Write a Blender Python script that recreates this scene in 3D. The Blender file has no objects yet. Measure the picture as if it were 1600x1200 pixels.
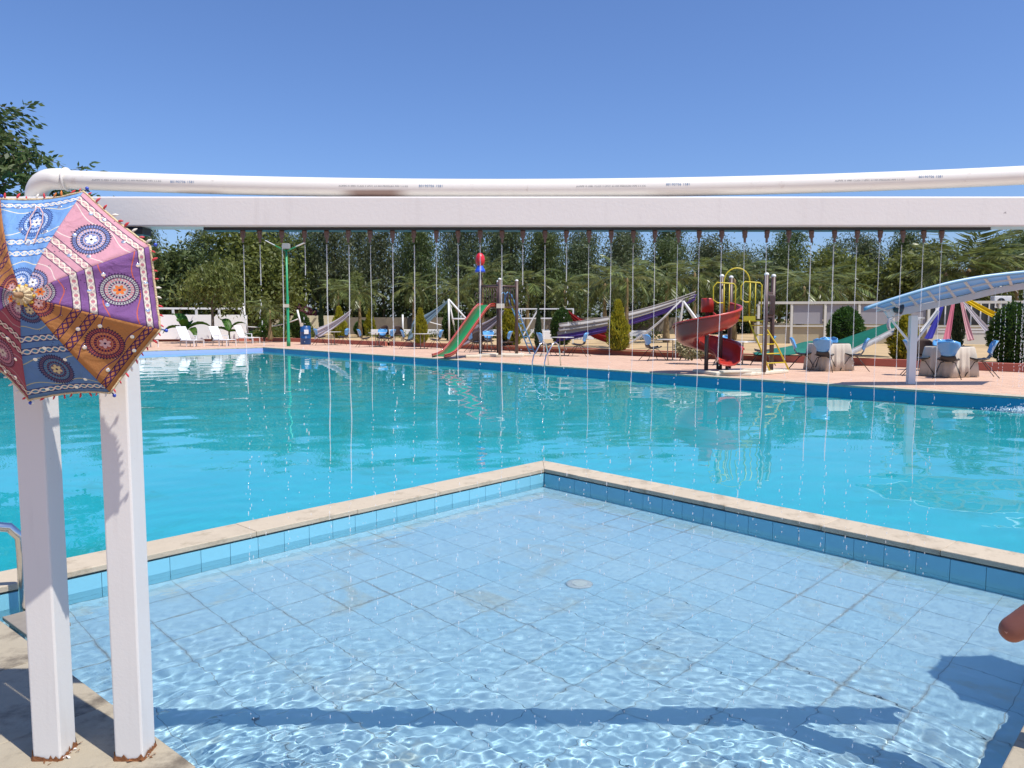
import bpy, bmesh, math, random
from mathutils import Vector, Matrix, noise
R=math.radians
S=bpy.context.scene
# ---------------------------------------------------------------- camera, sky, sun, exposure
cam_d=bpy.data.cameras.new('camera'); cam=bpy.data.objects.new('camera',cam_d); S.collection.objects.link(cam); S.camera=cam
cam_d.sensor_width=36; cam_d.lens=27.045; cam_d.clip_start=.05; cam_d.clip_end=3000
cam.location=(0,0,1.45); cam.rotation_euler=(R(90-4.85),0,0)
SUN_EL=62.5; SUN_DIR=Vector((.8*math.cos(R(SUN_EL)),-.6*math.cos(R(SUN_EL)),math.sin(R(SUN_EL))))   # towards the sun
W=bpy.data.worlds.new('World'); S.world=W; W.use_nodes=True
_n=W.node_tree.nodes; _l=W.node_tree.links
_bg=_n['Background']; _sky=_n.new('ShaderNodeTexSky'); _sky.sky_type='NISHITA'; _sky.sun_disc=False
_sky.sun_elevation=R(SUN_EL); _sky.sun_rotation=R(126.87); _sky.air_density=1.05; _sky.dust_density=.9; _sky.ozone_density=10
_mx=_n.new('ShaderNodeMix'); _mx.data_type='RGBA'; _mx.blend_type='MULTIPLY'; _mx.inputs[0].default_value=1; _mx.inputs[7].default_value=(.95,.945,1.07,1)
_l.new(_sky.outputs[0],_mx.inputs[6]); _l.new(_mx.outputs[2],_bg.inputs[0]); _bg.inputs[1].default_value=.125
sun_d=bpy.data.lights.new('sun','SUN'); sun_d.energy=4.8; sun_d.angle=R(.5); sun_d.color=(1,.95,.87)
sun=bpy.data.objects.new('sun',sun_d); S.collection.objects.link(sun); sun.rotation_euler=SUN_DIR.to_track_quat('Z','Y').to_euler()
S.view_settings.view_transform='Standard'; S.view_settings.look='None'; S.view_settings.exposure=.22; S.view_settings.gamma=1
S.cycles.max_bounces=10; S.cycles.transparent_max_bounces=24; S.cycles.sample_clamp_indirect=6
# ---------------------------------------------------------------- helpers
import numpy as np
COL=S.collection
def V(*a): return Vector(a)
class MB:
    def __init__(s): s.v=[]; s.f=[]
    def add(s,vs,fs):
        o=len(s.v); s.v+= [tuple(p) for p in vs]; s.f+=[tuple(i+o for i in f) for f in fs]; return s
    def box(s,c,d,rz=0,m=None):
        x,y,z=d[0]/2,d[1]/2,d[2]/2
        M=m or Matrix.Rotation(rz,3,'Z')
        vs=[M@Vector((a*x,b*y,e*z))+Vector(c) for e in (-1,1) for b in (-1,1) for a in (-1,1)]
        return s.add(vs,[(0,2,3,1),(4,5,7,6),(0,1,5,4),(2,6,7,3),(0,4,6,2),(1,3,7,5)])
    def bar(s,p0,p1,w,h,up=(0,0,1)):
        p0,p1=Vector(p0),Vector(p1); d=(p1-p0).normalized(); u=Vector(up)
        if abs(d.dot(u))>.98: u=Vector((0,1,0))
        a=d.cross(u).normalized(); b=a.cross(d)
        vs=[p+a*(i*w/2)+b*(j*h/2) for p in (p0,p1) for i,j in ((-1,-1),(1,-1),(1,1),(-1,1))]
        return s.add(vs,[(0,3,2,1),(4,5,6,7),(0,1,5,4),(1,2,6,5),(2,3,7,6),(3,0,4,7)])
    def tube(s,pts,r,n=8,cap=True,closed=False):
        pts=[Vector(p) for p in pts]; N=len(pts)
        rr=r if isinstance(r,(list,tuple)) else [r]*N
        tang=[]
        for i in range(N):
            a=pts[(i-1)%N] if (closed or i>0) else pts[i]; b=pts[(i+1)%N] if (closed or i<N-1) else pts[i]
            tang.append((b-a).normalized())
        u=Vector((0,0,1)) if abs(tang[0].z)<.9 else Vector((1,0,0))
        nrm=(u-tang[0]*u.dot(tang[0])).normalized(); vs=[]
        for i in range(N):
            nrm=nrm-tang[i]*nrm.dot(tang[i])
            nrm=nrm.normalized() if nrm.length>1e-6 else Vector((1,0,0))
            b=tang[i].cross(nrm)
            for k in range(n):
                t=2*math.pi*k/n; vs.append(pts[i]+(nrm*math.cos(t)+b*math.sin(t))*rr[i])
        fs=[]
        for i in range(N if closed else N-1):
            j=(i+1)%N
            for k in range(n): fs.append((i*n+k,i*n+(k+1)%n,j*n+(k+1)%n,j*n+k))
        if cap and not closed: fs+= [tuple(range(n))[::-1],tuple((N-1)*n+k for k in range(n))]
        return s.add(vs,fs)
    def lathe(s,prof,c=(0,0,0),n=16):
        c=Vector(c); vs=[]; fs=[]
        for r,z in prof:
            for k in range(n):
                t=2*math.pi*k/n; vs.append(c+Vector((r*math.cos(t),r*math.sin(t),z)))
        for i in range(len(prof)-1):
            for k in range(n): fs.append((i*n+k,i*n+(k+1)%n,(i+1)*n+(k+1)%n,(i+1)*n+k))
        if prof[0][0]>1e-4: fs.append(tuple(range(n))[::-1])
        if prof[-1][0]>1e-4: fs.append(tuple((len(prof)-1)*n+k for k in range(n)))
        return s.add(vs,fs)
    def ball(s,c,r,n=10,m=6,sc=(1,1,1)):
        vs=[Vector(c)+Vector((0,0,-r*sc[2]))]; fs=[]
        for i in range(1,m):
            a=-math.pi/2+math.pi*i/m
            for k in range(n):
                t=2*math.pi*k/n; vs.append(Vector(c)+Vector((r*sc[0]*math.cos(a)*math.cos(t),r*sc[1]*math.cos(a)*math.sin(t),r*sc[2]*math.sin(a))))
        vs.append(Vector(c)+Vector((0,0,r*sc[2])))
        for k in range(n): fs.append((0,1+(k+1)%n,1+k))
        for i in range(m-2):
            for k in range(n): fs.append((1+i*n+k,1+i*n+(k+1)%n,1+(i+1)*n+(k+1)%n,1+(i+1)*n+k))
        L=len(vs)-1
        for k in range(n): fs.append((1+(m-2)*n+k,1+(m-2)*n+(k+1)%n,L))
        return s.add(vs,fs)
    def grid(s,fn,nu,nv):
        vs=[fn(i/nu,j/nv) for j in range(nv+1) for i in range(nu+1)]
        fs=[(j*(nu+1)+i,j*(nu+1)+i+1,(j+1)*(nu+1)+i+1,(j+1)*(nu+1)+i) for j in range(nv) for i in range(nu)]
        return s.add(vs,fs)
    def prism(s,poly,z0,z1):
        n=len(poly); vs=[(p[0],p[1],z0) for p in poly]+[(p[0],p[1],z1) for p in poly]
        return s.add(vs,[tuple(range(n))[::-1],tuple(range(n,2*n))]+[(i,(i+1)%n,n+(i+1)%n,n+i) for i in range(n)])
    def mesh(s,name,m,smooth=False):
        me=bpy.data.meshes.new(name); me.from_pydata(s.v,[],s.f); me.validate()
        if m: me.materials.append(m)
        if smooth: me.shade_smooth()
        return me
    def build(s,name,m,parent=None,smooth=False,bevel=0,thick=0,loc=None,sub=0):
        o=link(name,s.mesh(name,m,smooth),parent,loc)
        if thick: md=o.modifiers.new('t','SOLIDIFY'); md.thickness=thick; md.offset=0
        if sub: md=o.modifiers.new('s','SUBSURF'); md.levels=md.render_levels=sub
        if bevel: md=o.modifiers.new('b','BEVEL'); md.width=bevel; md.segments=2; md.limit_method='ANGLE'
        return o
def link(name,data,parent=None,loc=None,rot=None,scale=None):
    o=bpy.data.objects.new(name,data); COL.objects.link(o)
    if parent: o.parent=parent
    if loc is not None: o.location=loc
    if rot is not None: o.rotation_euler=rot
    if scale is not None: o.scale=scale if hasattr(scale,'__len__') else (scale,)*3
    return o
def tag(o,label=None,cat=None,group=None,kind=None):
    if label: o['label']=label
    if cat: o['category']=cat
    if group: o['group']=group
    if kind: o['kind']=kind
    return o
def thing(name,label,cat,loc=(0,0,0),rz=0,group=None):
    return tag(link(name,None,None,loc,(0,0,rz)),label,cat,group)
def dup(root,loc,rz=0,label=None,scale=None):
    r=root.copy(); COL.objects.link(r); r.location=loc; r.rotation_euler=(0,0,rz)
    if label: r['label']=label
    if scale: r.scale=scale if hasattr(scale,'__len__') else (scale,)*3
    for ch in list(root.children):
        c=ch.copy(); COL.objects.link(c); c.parent=r
        for g in ch.children:
            d=g.copy(); COL.objects.link(d); d.parent=c
    return r
ORD='first second third fourth fifth sixth seventh eighth ninth tenth eleventh twelfth thirteenth fourteenth fifteenth sixteenth seventeenth eighteenth nineteenth twentieth'.split()
def ordn(i):
    return ORD[i] if i<20 else (('twentieth' if i==19 else 'twenty-'+ORD[i-20]) if i<29 else ('thirtieth' if i==29 else 'thirty-'+ORD[i-30]))
# ---------------------------------------------------------------- materials
class NT:
    def __init__(s,name):
        s.m=bpy.data.materials.new(name); s.m.use_nodes=True; s.t=s.m.node_tree; s.n=s.t.nodes; s.l=s.t.links; s.b=s.n['Principled BSDF']; s.out=s.n['Material Output']
    def node(s,k,**kw):
        n=s.n.new(k)
        for a,b in kw.items(): setattr(n,a,b)
        return n
    def put(s,sock,v):
        if hasattr(v,'is_output') or isinstance(v,bpy.types.NodeSocket): s.l.new(v,sock)
        else: sock.default_value=v
    def math(s,op,a,b=0.0,c=0.0,clamp=False):
        n=s.node('ShaderNodeMath',operation=op,use_clamp=clamp)
        for i,v in enumerate((a,b,c)): s.put(n.inputs[i],v)
        return n.outputs[0]
    def mix(s,f,a,b,mode='MIX'):
        n=s.node('ShaderNodeMix',data_type='RGBA',blend_type=mode)
        s.put(n.inputs[0],f); 
        for i,v in ((6,a),(7,b)): s.put(n.inputs[i],v if isinstance(v,bpy.types.NodeSocket) else (*v[:3],1))
        return n.outputs[2]
    def noise(s,vec,scale,detail=4,rough=.55,dist=0):
        n=s.node('ShaderNodeTexNoise'); s.l.new(vec,n.inputs['Vector']); n.inputs['Scale'].default_value=scale; n.inputs['Detail'].default_value=detail; n.inputs['Roughness'].default_value=rough; n.inputs['Distortion'].default_value=dist
        return n.outputs[0]
    def coord(s,w='Object'): return s.node('ShaderNodeTexCoord').outputs[w]
    def ramp(s,f,a,b): 
        n=s.node('ShaderNodeMapRange'); n.interpolation_type='SMOOTHSTEP'; s.put(n.inputs[0],f); n.inputs[1].default_value=a; n.inputs[2].default_value=b; return n.outputs[0]
    def bump(s,h,st=.3,d=.01):
        n=s.node('ShaderNodeBump'); s.l.new(h,n.inputs['Height']); n.inputs['Strength'].default_value=st; n.inputs['Distance'].default_value=d
        return n.outputs[0]
MATS={}
def mat(name,col,rough=.6,metal=0,var=.12,scale=3,bump=0,bscale=60,rnd=0,dirt=None,spec=.5,alpha=1,trans=0,coat=0):
    if name in MATS: return MATS[name]
    n=NT(name); b=n.b; co=n.coord()
    c=n.mix(n.noise(co,scale,6),[x*(1-var) for x in col],[min(1,x*(1+var)) for x in col])
    if rnd:
        oi=n.node('ShaderNodeObjectInfo').outputs['Random']
        c=n.mix(oi,c,n.mix(.5,c,[x*(1-rnd) for x in col]),'MIX'); hs=n.node('ShaderNodeHueSaturation'); n.put(hs.inputs['Value'],n.math('MULTIPLY_ADD',oi,rnd,1-rnd/2)); n.l.new(c,hs.inputs['Color']); c=hs.outputs[0]
    if dirt:
        dc,sc,lo,hi=dirt; c=n.mix(n.ramp(n.noise(co,sc,8,.65),lo,hi),c,dc)
    n.l.new(c,b.inputs['Base Color']); b.inputs['Roughness'].default_value=rough; b.inputs['Metallic'].default_value=metal; b.inputs['Specular IOR Level'].default_value=spec
    if coat: b.inputs['Coat Weight'].default_value=coat
    if bump: n.l.new(n.bump(n.noise(co,bscale,5),bump,.01),b.inputs['Normal'])
    if alpha<1 or trans:
        if trans: b.inputs['Transmission Weight'].default_value=trans
        b.inputs['Alpha'].default_value=alpha
    MATS[name]=n.m; return n.m
def leafmat(name,dark,light,trans=.3,rnd=.25,rough=.5):
    n=NT(name); at=n.node('ShaderNodeAttribute',attribute_name='shade').outputs['Fac']
    oi=n.node('ShaderNodeObjectInfo').outputs['Random']
    c=n.mix(at,dark,light); hs=n.node('ShaderNodeHueSaturation'); n.put(hs.inputs['Value'],n.math('MULTIPLY_ADD',oi,rnd,1-rnd/2)); n.put(hs.inputs['Hue'],n.math('MULTIPLY_ADD',oi,.03,.485)); n.l.new(c,hs.inputs['Color']); c=hs.outputs[0]
    n.l.new(c,n.b.inputs['Base Color']); n.b.inputs['Roughness'].default_value=rough; n.b.inputs['Specular IOR Level'].default_value=.35
    t=n.node('ShaderNodeBsdfTranslucent'); tc=n.mix(.5,c,(.35,.5,.05),'MULTIPLY'); tc=n.mix(.6,c,[min(1,x*1.5) for x in light]); n.l.new(tc,t.inputs[0])
    ms=n.node('ShaderNodeMixShader'); ms.inputs[0].default_value=trans; n.l.new(n.b.outputs[0],ms.inputs[1]); n.l.new(t.outputs[0],ms.inputs[2]); n.l.new(ms.outputs[0],n.out.inputs[0])
    return n.m
def clothmat(name,col,trans=.25,var=.08,rough=.9):
    n=NT(name); co=n.coord(); c=n.mix(n.noise(co,5,5),[x*(1-var) for x in col],[min(1,x*(1+var)) for x in col])
    n.l.new(c,n.b.inputs['Base Color']); n.b.inputs['Roughness'].default_value=rough; n.b.inputs['Specular IOR Level'].default_value=.2
    t=n.node('ShaderNodeBsdfTranslucent'); n.l.new(c,t.inputs[0]); ms=n.node('ShaderNodeMixShader'); ms.inputs[0].default_value=trans
    n.l.new(n.b.outputs[0],ms.inputs[1]); n.l.new(t.outputs[0],ms.inputs[2]); n.l.new(ms.outputs[0],n.out.inputs[0]); return n.m
# painted steel with chips, streaks and rust low down
def paintmat():
    n=NT('white paint'); co=n.coord(); b=n.b
    c=n.mix(n.noise(co,2.5,6),(.66,.635,.60),(.73,.705,.665))
    mp=n.node('ShaderNodeMapping'); mp.inputs['Scale'].default_value=(30,30,2.5); n.l.new(co,mp.inputs[0])
    c=n.mix(n.math('MULTIPLY',n.ramp(n.noise(mp.outputs[0],1,5),.55,.8),.25),c,(.5,.46,.43))
    chips=n.ramp(n.noise(co,38,6,.7),.69,.73); c=n.mix(n.math('MULTIPLY',chips,.75),c,(.16,.13,.12))
    n.l.new(c,b.inputs['Base Color']); b.inputs['Roughness'].default_value=.42
    h=n.math('SUBTRACT',n.noise(co,120,4),n.math('MULTIPLY',chips,.8)); n.l.new(n.bump(h,.12,.004),b.inputs['Normal']); return n.m
M_PAINT=paintmat()
M_WHITE=mat('white enamel',(.74,.73,.71),.4,var=.06,scale=4,dirt=((.45,.42,.38),6,.62,.85))
M_WALLW=mat('white wall',(.78,.77,.75),.8,var=.05,scale=1.5,dirt=((.5,.47,.42),1.2,.6,.9))
def pvcmat():
    n=NT('pvc'); co=n.coord(); sp=n.node('ShaderNodeSeparateXYZ'); n.l.new(co,sp.inputs[0])
    c=n.mix(n.noise(co,5,6),(.70,.68,.62),(.77,.75,.69)); c=n.mix(n.math('MULTIPLY',n.ramp(n.noise(co,22,6,.7),.60,.74),.45),c,(.42,.34,.27))
    for x0,w,k in ((-.43,.13,.85),(-.98,.10,.35),(.55,.16,.25)):               # brown scorch stains on the pipe wall
        m=n.math('SUBTRACT',1.0,n.ramp(n.math('ABSOLUTE',n.math('SUBTRACT',sp.outputs[0],x0)),w*.35,w)); m=n.math('MULTIPLY',m,n.ramp(n.math('SUBTRACT',1.8515,sp.outputs[2]),-.002,.006)); c=n.mix(n.math('MULTIPLY',m,k),c,(.20,.10,.07))
    n.l.new(c,n.b.inputs['Base Color']); n.b.inputs['Roughness'].default_value=.34; return n.m
M_PVC=pvcmat()
M_STEEL=mat('steel',(.72,.71,.68),.16,1,var=.05)
M_BLACK=mat('black metal',(.012,.012,.014),.45,var=.1)
M_BROWN=mat('brown steel',(.085,.048,.042),.45,var=.15,scale=4)
M_RUST=mat('rust',(.20,.075,.025),.9,var=.6,scale=45,bump=.6,bscale=90)
M_BRONZE=mat('bronze',(.15,.095,.075),.5,.3,var=.3,scale=80)
M_CREAM=mat('cream stone',(.50,.42,.31),.8,var=.14,scale=5,bump=.35,bscale=60,rnd=.14,dirt=((.27,.22,.15),7,.50,.78))
M_SLAB=mat('grey stone',(.36,.31,.225),.82,var=.22,scale=6,bump=.4,bscale=50,rnd=.12,dirt=((.13,.105,.075),5,.5,.75))
M_CONC=mat('white concrete',(.66,.60,.47),.85,var=.12,scale=4,bump=.3,bscale=25,dirt=((.35,.30,.22),5,.55,.8))
M_KERB=mat('red kerb',(.42,.125,.085),.8,var=.12,scale=2,bump=.2,bscale=30,dirt=((.28,.12,.09),3,.6,.85))
M_SAND=mat('sand',(.46,.325,.17),.95,var=.25,scale=.8,bump=.5,bscale=9,dirt=((.24,.19,.09),.35,.5,.72))
M_WALLC=mat('cream wall',(.55,.50,.36),.9,var=.1,scale=.8,dirt=((.3,.27,.2),.5,.55,.85))
M_GRASS=mat('grass soil',(.16,.15,.055),.95,var=.4,scale=.6)
M_TRUNK=mat('bark',(.13,.10,.07),.9,var=.35,scale=5,bump=.6,bscale=18)
M_BLUEW=mat('pool paint blue',(.012,.24,.41),.45,var=.1,scale=2,dirt=((.03,.26,.42),1.5,.5,.8))
M_CYANW=mat('pool paint cyan',(.01,.45,.75),.45,var=.06,scale=2)
M_LAVW=mat('pool paint lavender',(.38,.45,.78),.5,var=.06,scale=2)
def poolfloor():
    n=NT('pool floor'); co=n.coord()
    c=n.mix(n.noise(co,.35,4),(.010,.43,.525),(.024,.55,.605))
    c=n.mix(n.math('MULTIPLY',n.ramp(n.noise(co,.55,8,.7,1.2),.50,.68),.7),c,(.012,.36,.33))
    n.l.new(c,n.b.inputs['Base Color']); n.b.inputs['Roughness'].default_value=.8; return n.m
M_PFLOOR=poolfloor()
def tilemat():
    n=NT('blue tile'); co=n.coord(); geo=n.node('ShaderNodeNewGeometry').outputs['Position']
    oi=n.node('ShaderNodeObjectInfo').outputs['Random']
    c=n.mix(n.noise(geo,1.1,5),(.26,.465,.575),(.345,.545,.625)); c=n.mix(n.math('MULTIPLY',oi,.45),c,(.38,.54,.60))
    st=n.ramp(n.noise(geo,1.5,8,.70,.7),.52,.70); c=n.mix(n.math('MULTIPLY',st,.6),c,(.36,.385,.30))
    c=n.mix(n.math('MULTIPLY',n.ramp(n.noise(geo,14,6,.7),.66,.8),.5),c,(.22,.25,.22))
    dots=[]
    for w in ((1.1147,1.0096),(-1.1297,1.0232)):                                # distance to the tile's own edges, in tile widths
        d=n.node('ShaderNodeVectorMath',operation='DOT_PRODUCT'); n.l.new(co,d.inputs[0]); d.inputs[1].default_value=(w[0]*2.22,w[1]*2.22,0); dots.append(n.math('ABSOLUTE',d.outputs['Value']))
    edge=n.ramp(n.math('MAXIMUM',dots[0],dots[1]),.44,.51); gm=n.ramp(n.noise(geo,.9,5,.6,.4),.45,.68)
    c=n.mix(n.math('MULTIPLY',n.math('MULTIPLY',edge,gm),n.math('MULTIPLY_ADD',n.noise(geo,25,4),.9,.25)),c,(.22,.20,.14))
    n.l.new(c,n.b.inputs['Base Color']); n.b.inputs['Roughness'].default_value=.55; return n.m
M_TILE=tilemat()
M_WTILE=mat('wall tile',(.21,.52,.64),.35,var=.08,scale=6,rnd=.1)
M_GROUT=mat('grout',(.27,.34,.35),.95,var=.3,scale=9)
def paver():
    n=NT('pavers'); co=n.coord(); mp=n.node('ShaderNodeMapping'); mp.inputs['Rotation'].default_value=(0,0,R(45)); n.l.new(co,mp.inputs[0])
    br=n.node('ShaderNodeTexBrick'); n.l.new(mp.outputs[0],br.inputs['Vector']); br.inputs['Scale'].default_value=1.0; br.inputs['Brick Width'].default_value=.24; br.inputs['Row Height'].default_value=.12; br.inputs['Mortar Size'].default_value=.006; br.inputs['Bias'].default_value=-.1
    br.inputs['Color1'].default_value=(.62,.405,.28,1); br.inputs['Color2'].default_value=(.50,.30,.205,1); br.inputs['Mortar'].default_value=(.36,.26,.20,1)
    c=n.mix(n.math('MULTIPLY',n.ramp(n.noise(co,.5,6,.6),.4,.75),.55),br.outputs[0],(.64,.43,.31))
    c=n.mix(n.math('MULTIPLY',n.ramp(n.noise(co,2.2,6,.6),.6,.8),.3),c,(.36,.24,.18))
    n.l.new(c,n.b.inputs['Base Color']); n.b.inputs['Roughness'].default_value=.85; n.l.new(n.bump(br.outputs['Fac'],-.3,.01),n.b.inputs['Normal']); return n.m
M_PAVER=paver()
def watermat(name,bscale,bst,bscale2=None):
    n=NT(name); n.n.remove(n.b); g=n.node('ShaderNodeBsdfGlass'); g.inputs['IOR'].default_value=1.333; g.inputs['Roughness'].default_value=0; g.inputs['Color'].default_value=(1,1,1,1)
    if bst:
        co=n.coord(); mp=n.node('ShaderNodeMapping'); mp.inputs['Scale'].default_value=(1,1,1); mp.inputs['Rotation'].default_value=(0,0,R(20)); n.l.new(co,mp.inputs[0])
        h=n.noise(mp.outputs[0],bscale,3,.5,.4); h2=n.noise(mp.outputs[0],bscale*.22,2); h3=n.noise(mp.outputs[0],.16,2)
        amp=n.math('MULTIPLY_ADD',n.ramp(h3,.42,.66),1.3,.35)
        hh=n.math('ADD',n.math('MULTIPLY',n.math('MULTIPLY',h,amp),.35),h2); n.l.new(n.bump(hh,1,bst),g.inputs['Normal'])
    n.l.new(g.outputs[0],n.out.inputs[0]); return n.m
# ---------------------------------------------------------------- the pools and the decks
dR=Vector((-.671,.741)); dL=Vector((.683,.731)); C0=Vector((.315,7.79)); dBp=Vector((-.764,.645))
def isect(p,d,q,e):
    k=d.x*e.y-d.y*e.x; t=((q.x-p.x)*e.y-(q.y-p.y)*e.x)/k; return p+d*t
PA=Vector((1.7,2.5)); PB=Vector((-1.022,2.378)); PF=Vector((9.5,14.24))
K0=isect(PA,dL,PB,dBp); K1=isect(C0,dR,PA,dL); K2=isect(C0,dL,PB,dBp)
E1=isect(PA,dL,PF,dR); E2=Vector((-12.65,39.1)); E3=Vector((-19.4,31.9)); E4=isect(PB,dBp,Vector((-15,14)),Vector((0,1)))
nA=Vector((.731,-.683)); nB=Vector((-.741,-.671))            # inwards, from the two copings into the kiddie pool
CI=isect(C0+nA*.3,dL,C0+nB*.3,dR); K1I=isect(C0+nB*.3,dR,PA,dL); K2I=isect(C0+nA*.3,dL,PB,dBp)
HOLE=[K0,E1,E2,E3,E4]
from mathutils.geometry import tessellate_polygon
def sheet(name,loops,z,m):
    ls=[[Vector((p[0],p[1],0)) for p in l] for l in loops]; tr=tessellate_polygon(ls); vs=[(p.x,p.y,z) for l in ls for p in l]
    mb=MB(); 
    for t in tr:
        a,b,c=[Vector(vs[i]) for i in t]
        mb.f.append(tuple(t) if (b-a).cross(c-a).z>0 else tuple(t[::-1]))
    mb.v=vs; return mb.build(name,m)
def off(poly,d):
    out=[]; n=len(poly)
    for i in range(n):
        a,b,c=poly[i-1],poly[i],poly[(i+1)%n]; d1=(b-a).normalized(); d2=(c-b).normalized(); n1=Vector((d1.y,-d1.x)); n2=Vector((d2.y,-d2.x))
        out.append(isect(a+n1*d,d1,b+n2*d,d2))
    return out
G0=[(-1200,-1200),(1200,-1200),(1200,1500),(-1200,1500)]
tag(sheet('ground',[G0,off(HOLE,.2)],-.06,M_SAND),kind='structure')
# kerb line between the paved deck and the garden
KR=Vector((13.86,20.775)); KL=Vector((-13.2,48.0)); kd=(KL-KR).normalized(); KR2=KR-kd*16; 
KW=Vector((-16.9,50.2)); KW2=Vector((-40,46.0))
deck_out=[Vector((-45,-12)),Vector((45,-12)),KR2,KL,KW,KW2]
tag(sheet('pool_deck',[[p for p in deck_out],off(HOLE,.36)],0,M_PAVER),kind='structure')
garden=[KR2,Vector((60,30)),Vector((60,95)),Vector((-60,95)),KW2,KW,KL]
tag(sheet('garden_ground',[garden],.19,M_SAND),kind='structure')
def slabs_along(name,p,q,w,inn,m,L=.8,z0=-.04,z1=.004,parent=None,mit0=0,mit1=0,bev=.006):
    d=(q-p).normalized(); T=(q-p).length; k=max(1,round(T/L)); 
    for i in range(k):
        a=T*i/k+(.0008 if i else 0); b=T*(i+1)/k-(.0008 if i<k-1 else 0)
        a0=a+(mit0 if i==0 else 0); b0=b-(mit1 if i==k-1 else 0)
        poly=[p+d*a,p+d*b,p+d*b0+inn*w,p+d*a0+inn*w]; c=sum((x for x in poly),Vector((0,0)))/4
        if (poly[1]-poly[0]).cross(poly[2]-poly[1])<0: poly=poly[::-1]
        MB().prism([x-c for x in poly],0,z1-z0).build(name,m,parent,bevel=bev,loc=(c.x,c.y,z0+random.uniform(-.0015,.0015)))
random.seed(3)
# far pool walls, painted, with pale coping slabs on top of them
def poolwall(name,p,q,m,z0=-1.3,z1=-.042,th=.2):
    d=(q-p).normalized(); n=Vector((d.y,-d.x)); return tag(MB().prism([p+d*0,p+n*th,q+n*th,q],z0,z1).build(name,m),kind='structure')
poolwall('pool_wall',E1,E2,M_BLUEW)
SP=E2+(E3-E2)*.62
poolwall('pool_wall_lavender',E2,SP,M_LAVW); poolwall('pool_wall_cyan',SP,E3,M_CYANW)
poolwall('pool_wall_side',E3,E4,M_CYANW); poolwall('pool_wall_near',E4,K2,M_CYANW); poolwall('pool_wall_near_right',K1,E1,M_BLUEW)
rim=tag(link('pool_coping',None),kind='structure')
for p,q in ((E1,E2),(E2,E3),(E3,E4),(K1,E1)):
    d=(q-p).normalized(); slabs_along('coping_slab',p,q,.37,Vector((d.y,-d.x)),M_CREAM,1.0,-.04,.006,rim)
tag(sheet('pool_floor',[[K0,E1,E2,E3,E4]],-1.3,M_PFLOOR),kind='structure')
# the divider between the pools: core and coping slabs
core=MB().prism([C0-nA*0,K2,K2+nA*.26,CI+ (C0-CI)*.13],-1.295,-.041); core.prism([C0,CI+(C0-CI)*.13,K1+nB*.26,K1],-1.294,-.0412)
tag(core.build('pool_divider',M_CYANW),kind='structure')
cop=tag(link('kiddie_pool_coping',None),kind='structure')
mi=(CI-C0).dot(-dL.normalized()); mj=(CI-C0).dot(-dR.normalized())
slabs_along('coping_slab',C0,K2,.3,nA,M_CREAM,.8,-.032,.004,cop,mit0=mi,bev=.005); slabs_along('coping_slab',C0,K1,.3,nB,M_CREAM,.8,-.032,.004,cop,mit0=mj,bev=.005)
# kiddie pool: bed, floor tiles, wall tiles
KF=[K0,K1I,CI,K2I]; FZ=-.31
kb=tag(sheet('kiddie_pool_bed',[[K0-Vector((.0,.3)),K1I+Vector((.3,0)),C0,K2I-Vector((.3,0))]],FZ-.003,M_GROUT),kind='structure')
TS=.3
ea=-dL.normalized()*TS; eb=-dR.normalized()*TS       # from the far corner along the two walls
def tile_mesh(name,a,b,g,z,m):
    a=Vector((a.x,a.y)); b=Vector((b.x,b.y)); fa=1-g/a.length; fb=1-g/b.length
    poly=[-a*fa/2-b*fb/2,a*fa/2-b*fb/2,a*fa/2+b*fb/2,-a*fa/2+b*fb/2]
    if (poly[1]-poly[0]).cross(poly[2]-poly[1])<0: poly=poly[::-1]
    return MB().prism(poly,-z,0).mesh(name,m)
tm=tile_mesh('tile',ea,eb,.0034,.02,M_TILE)
na=int((K2I-CI).length/TS)+1; nb=int((K1I-CI).length/TS)+1
for i in range(na+1):
    for j in range(nb+1):
        c=CI+ea*(i+.5)+eb*(j+.5)
        if (c-PA).dot(Vector((.731,-.683)))>.12 or (c-PB).dot(Vector((-.645,-.764)))>.12: continue
        o=link('tile',tm,kb,(c.x,c.y,FZ+random.uniform(-.0009,.0009)),(random.uniform(-.003,.003),random.uniform(-.003,.003),0)); o.cycles.is_caustics_receiver=True
kb.cycles.is_caustics_receiver=True
def wall_tiles(parent,p,d,n,L,z0,z1,m):
    k=int(L/.2)+1; w=Vector((d.x,d.y)).normalized()
    mb=MB().box((0,0,0),(.197,.016,z1-z0-.003),math.atan2(w.y,w.x)); me=mb.mesh('wall_tile',m)
    for i in range(k):
        c=p+w*(.2*i+.1)+n*.0; o=link('wall_tile',me,parent,(c.x,c.y,(z0+z1)/2)); o.cycles.is_caustics_receiver=True
kw=tag(MB().prism([CI-nA*.02-nB*.02,K2I-nA*.02,K2I-nA*.1,CI-nA*.1-nB*.02],-.33,-.0415).prism([CI-nB*.02,CI-nB*.1,K1I-nB*.1,K1I-nB*.02],-.33,-.0416).build('kiddie_pool_wall',M_GROUT),kind='structure')
for z0,z1 in ((-.232,-.042),(-.31,-.235)):
    wall_tiles(kw,CI-nA*.011,-dL,nA,(K2I-CI).length,z0,z1,M_WTILE); wall_tiles(kw,CI-nB*.0095,-dR,nB,(K1I-CI).length,z0,z1,M_WTILE)
# near walls under the decks
for p,q,nn in ((K0,K1,Vector((.731,-.683))),(K2,K0,Vector((-.645,-.764)))):
    d=(q-p).normalized(); tag(MB().prism([p+nn*.01,p+nn*.3,q+nn*.3,q+nn*.01][::-1],-.4,-.045).build('kiddie_pool_wall_near',M_WTILE),kind='structure')
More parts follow.
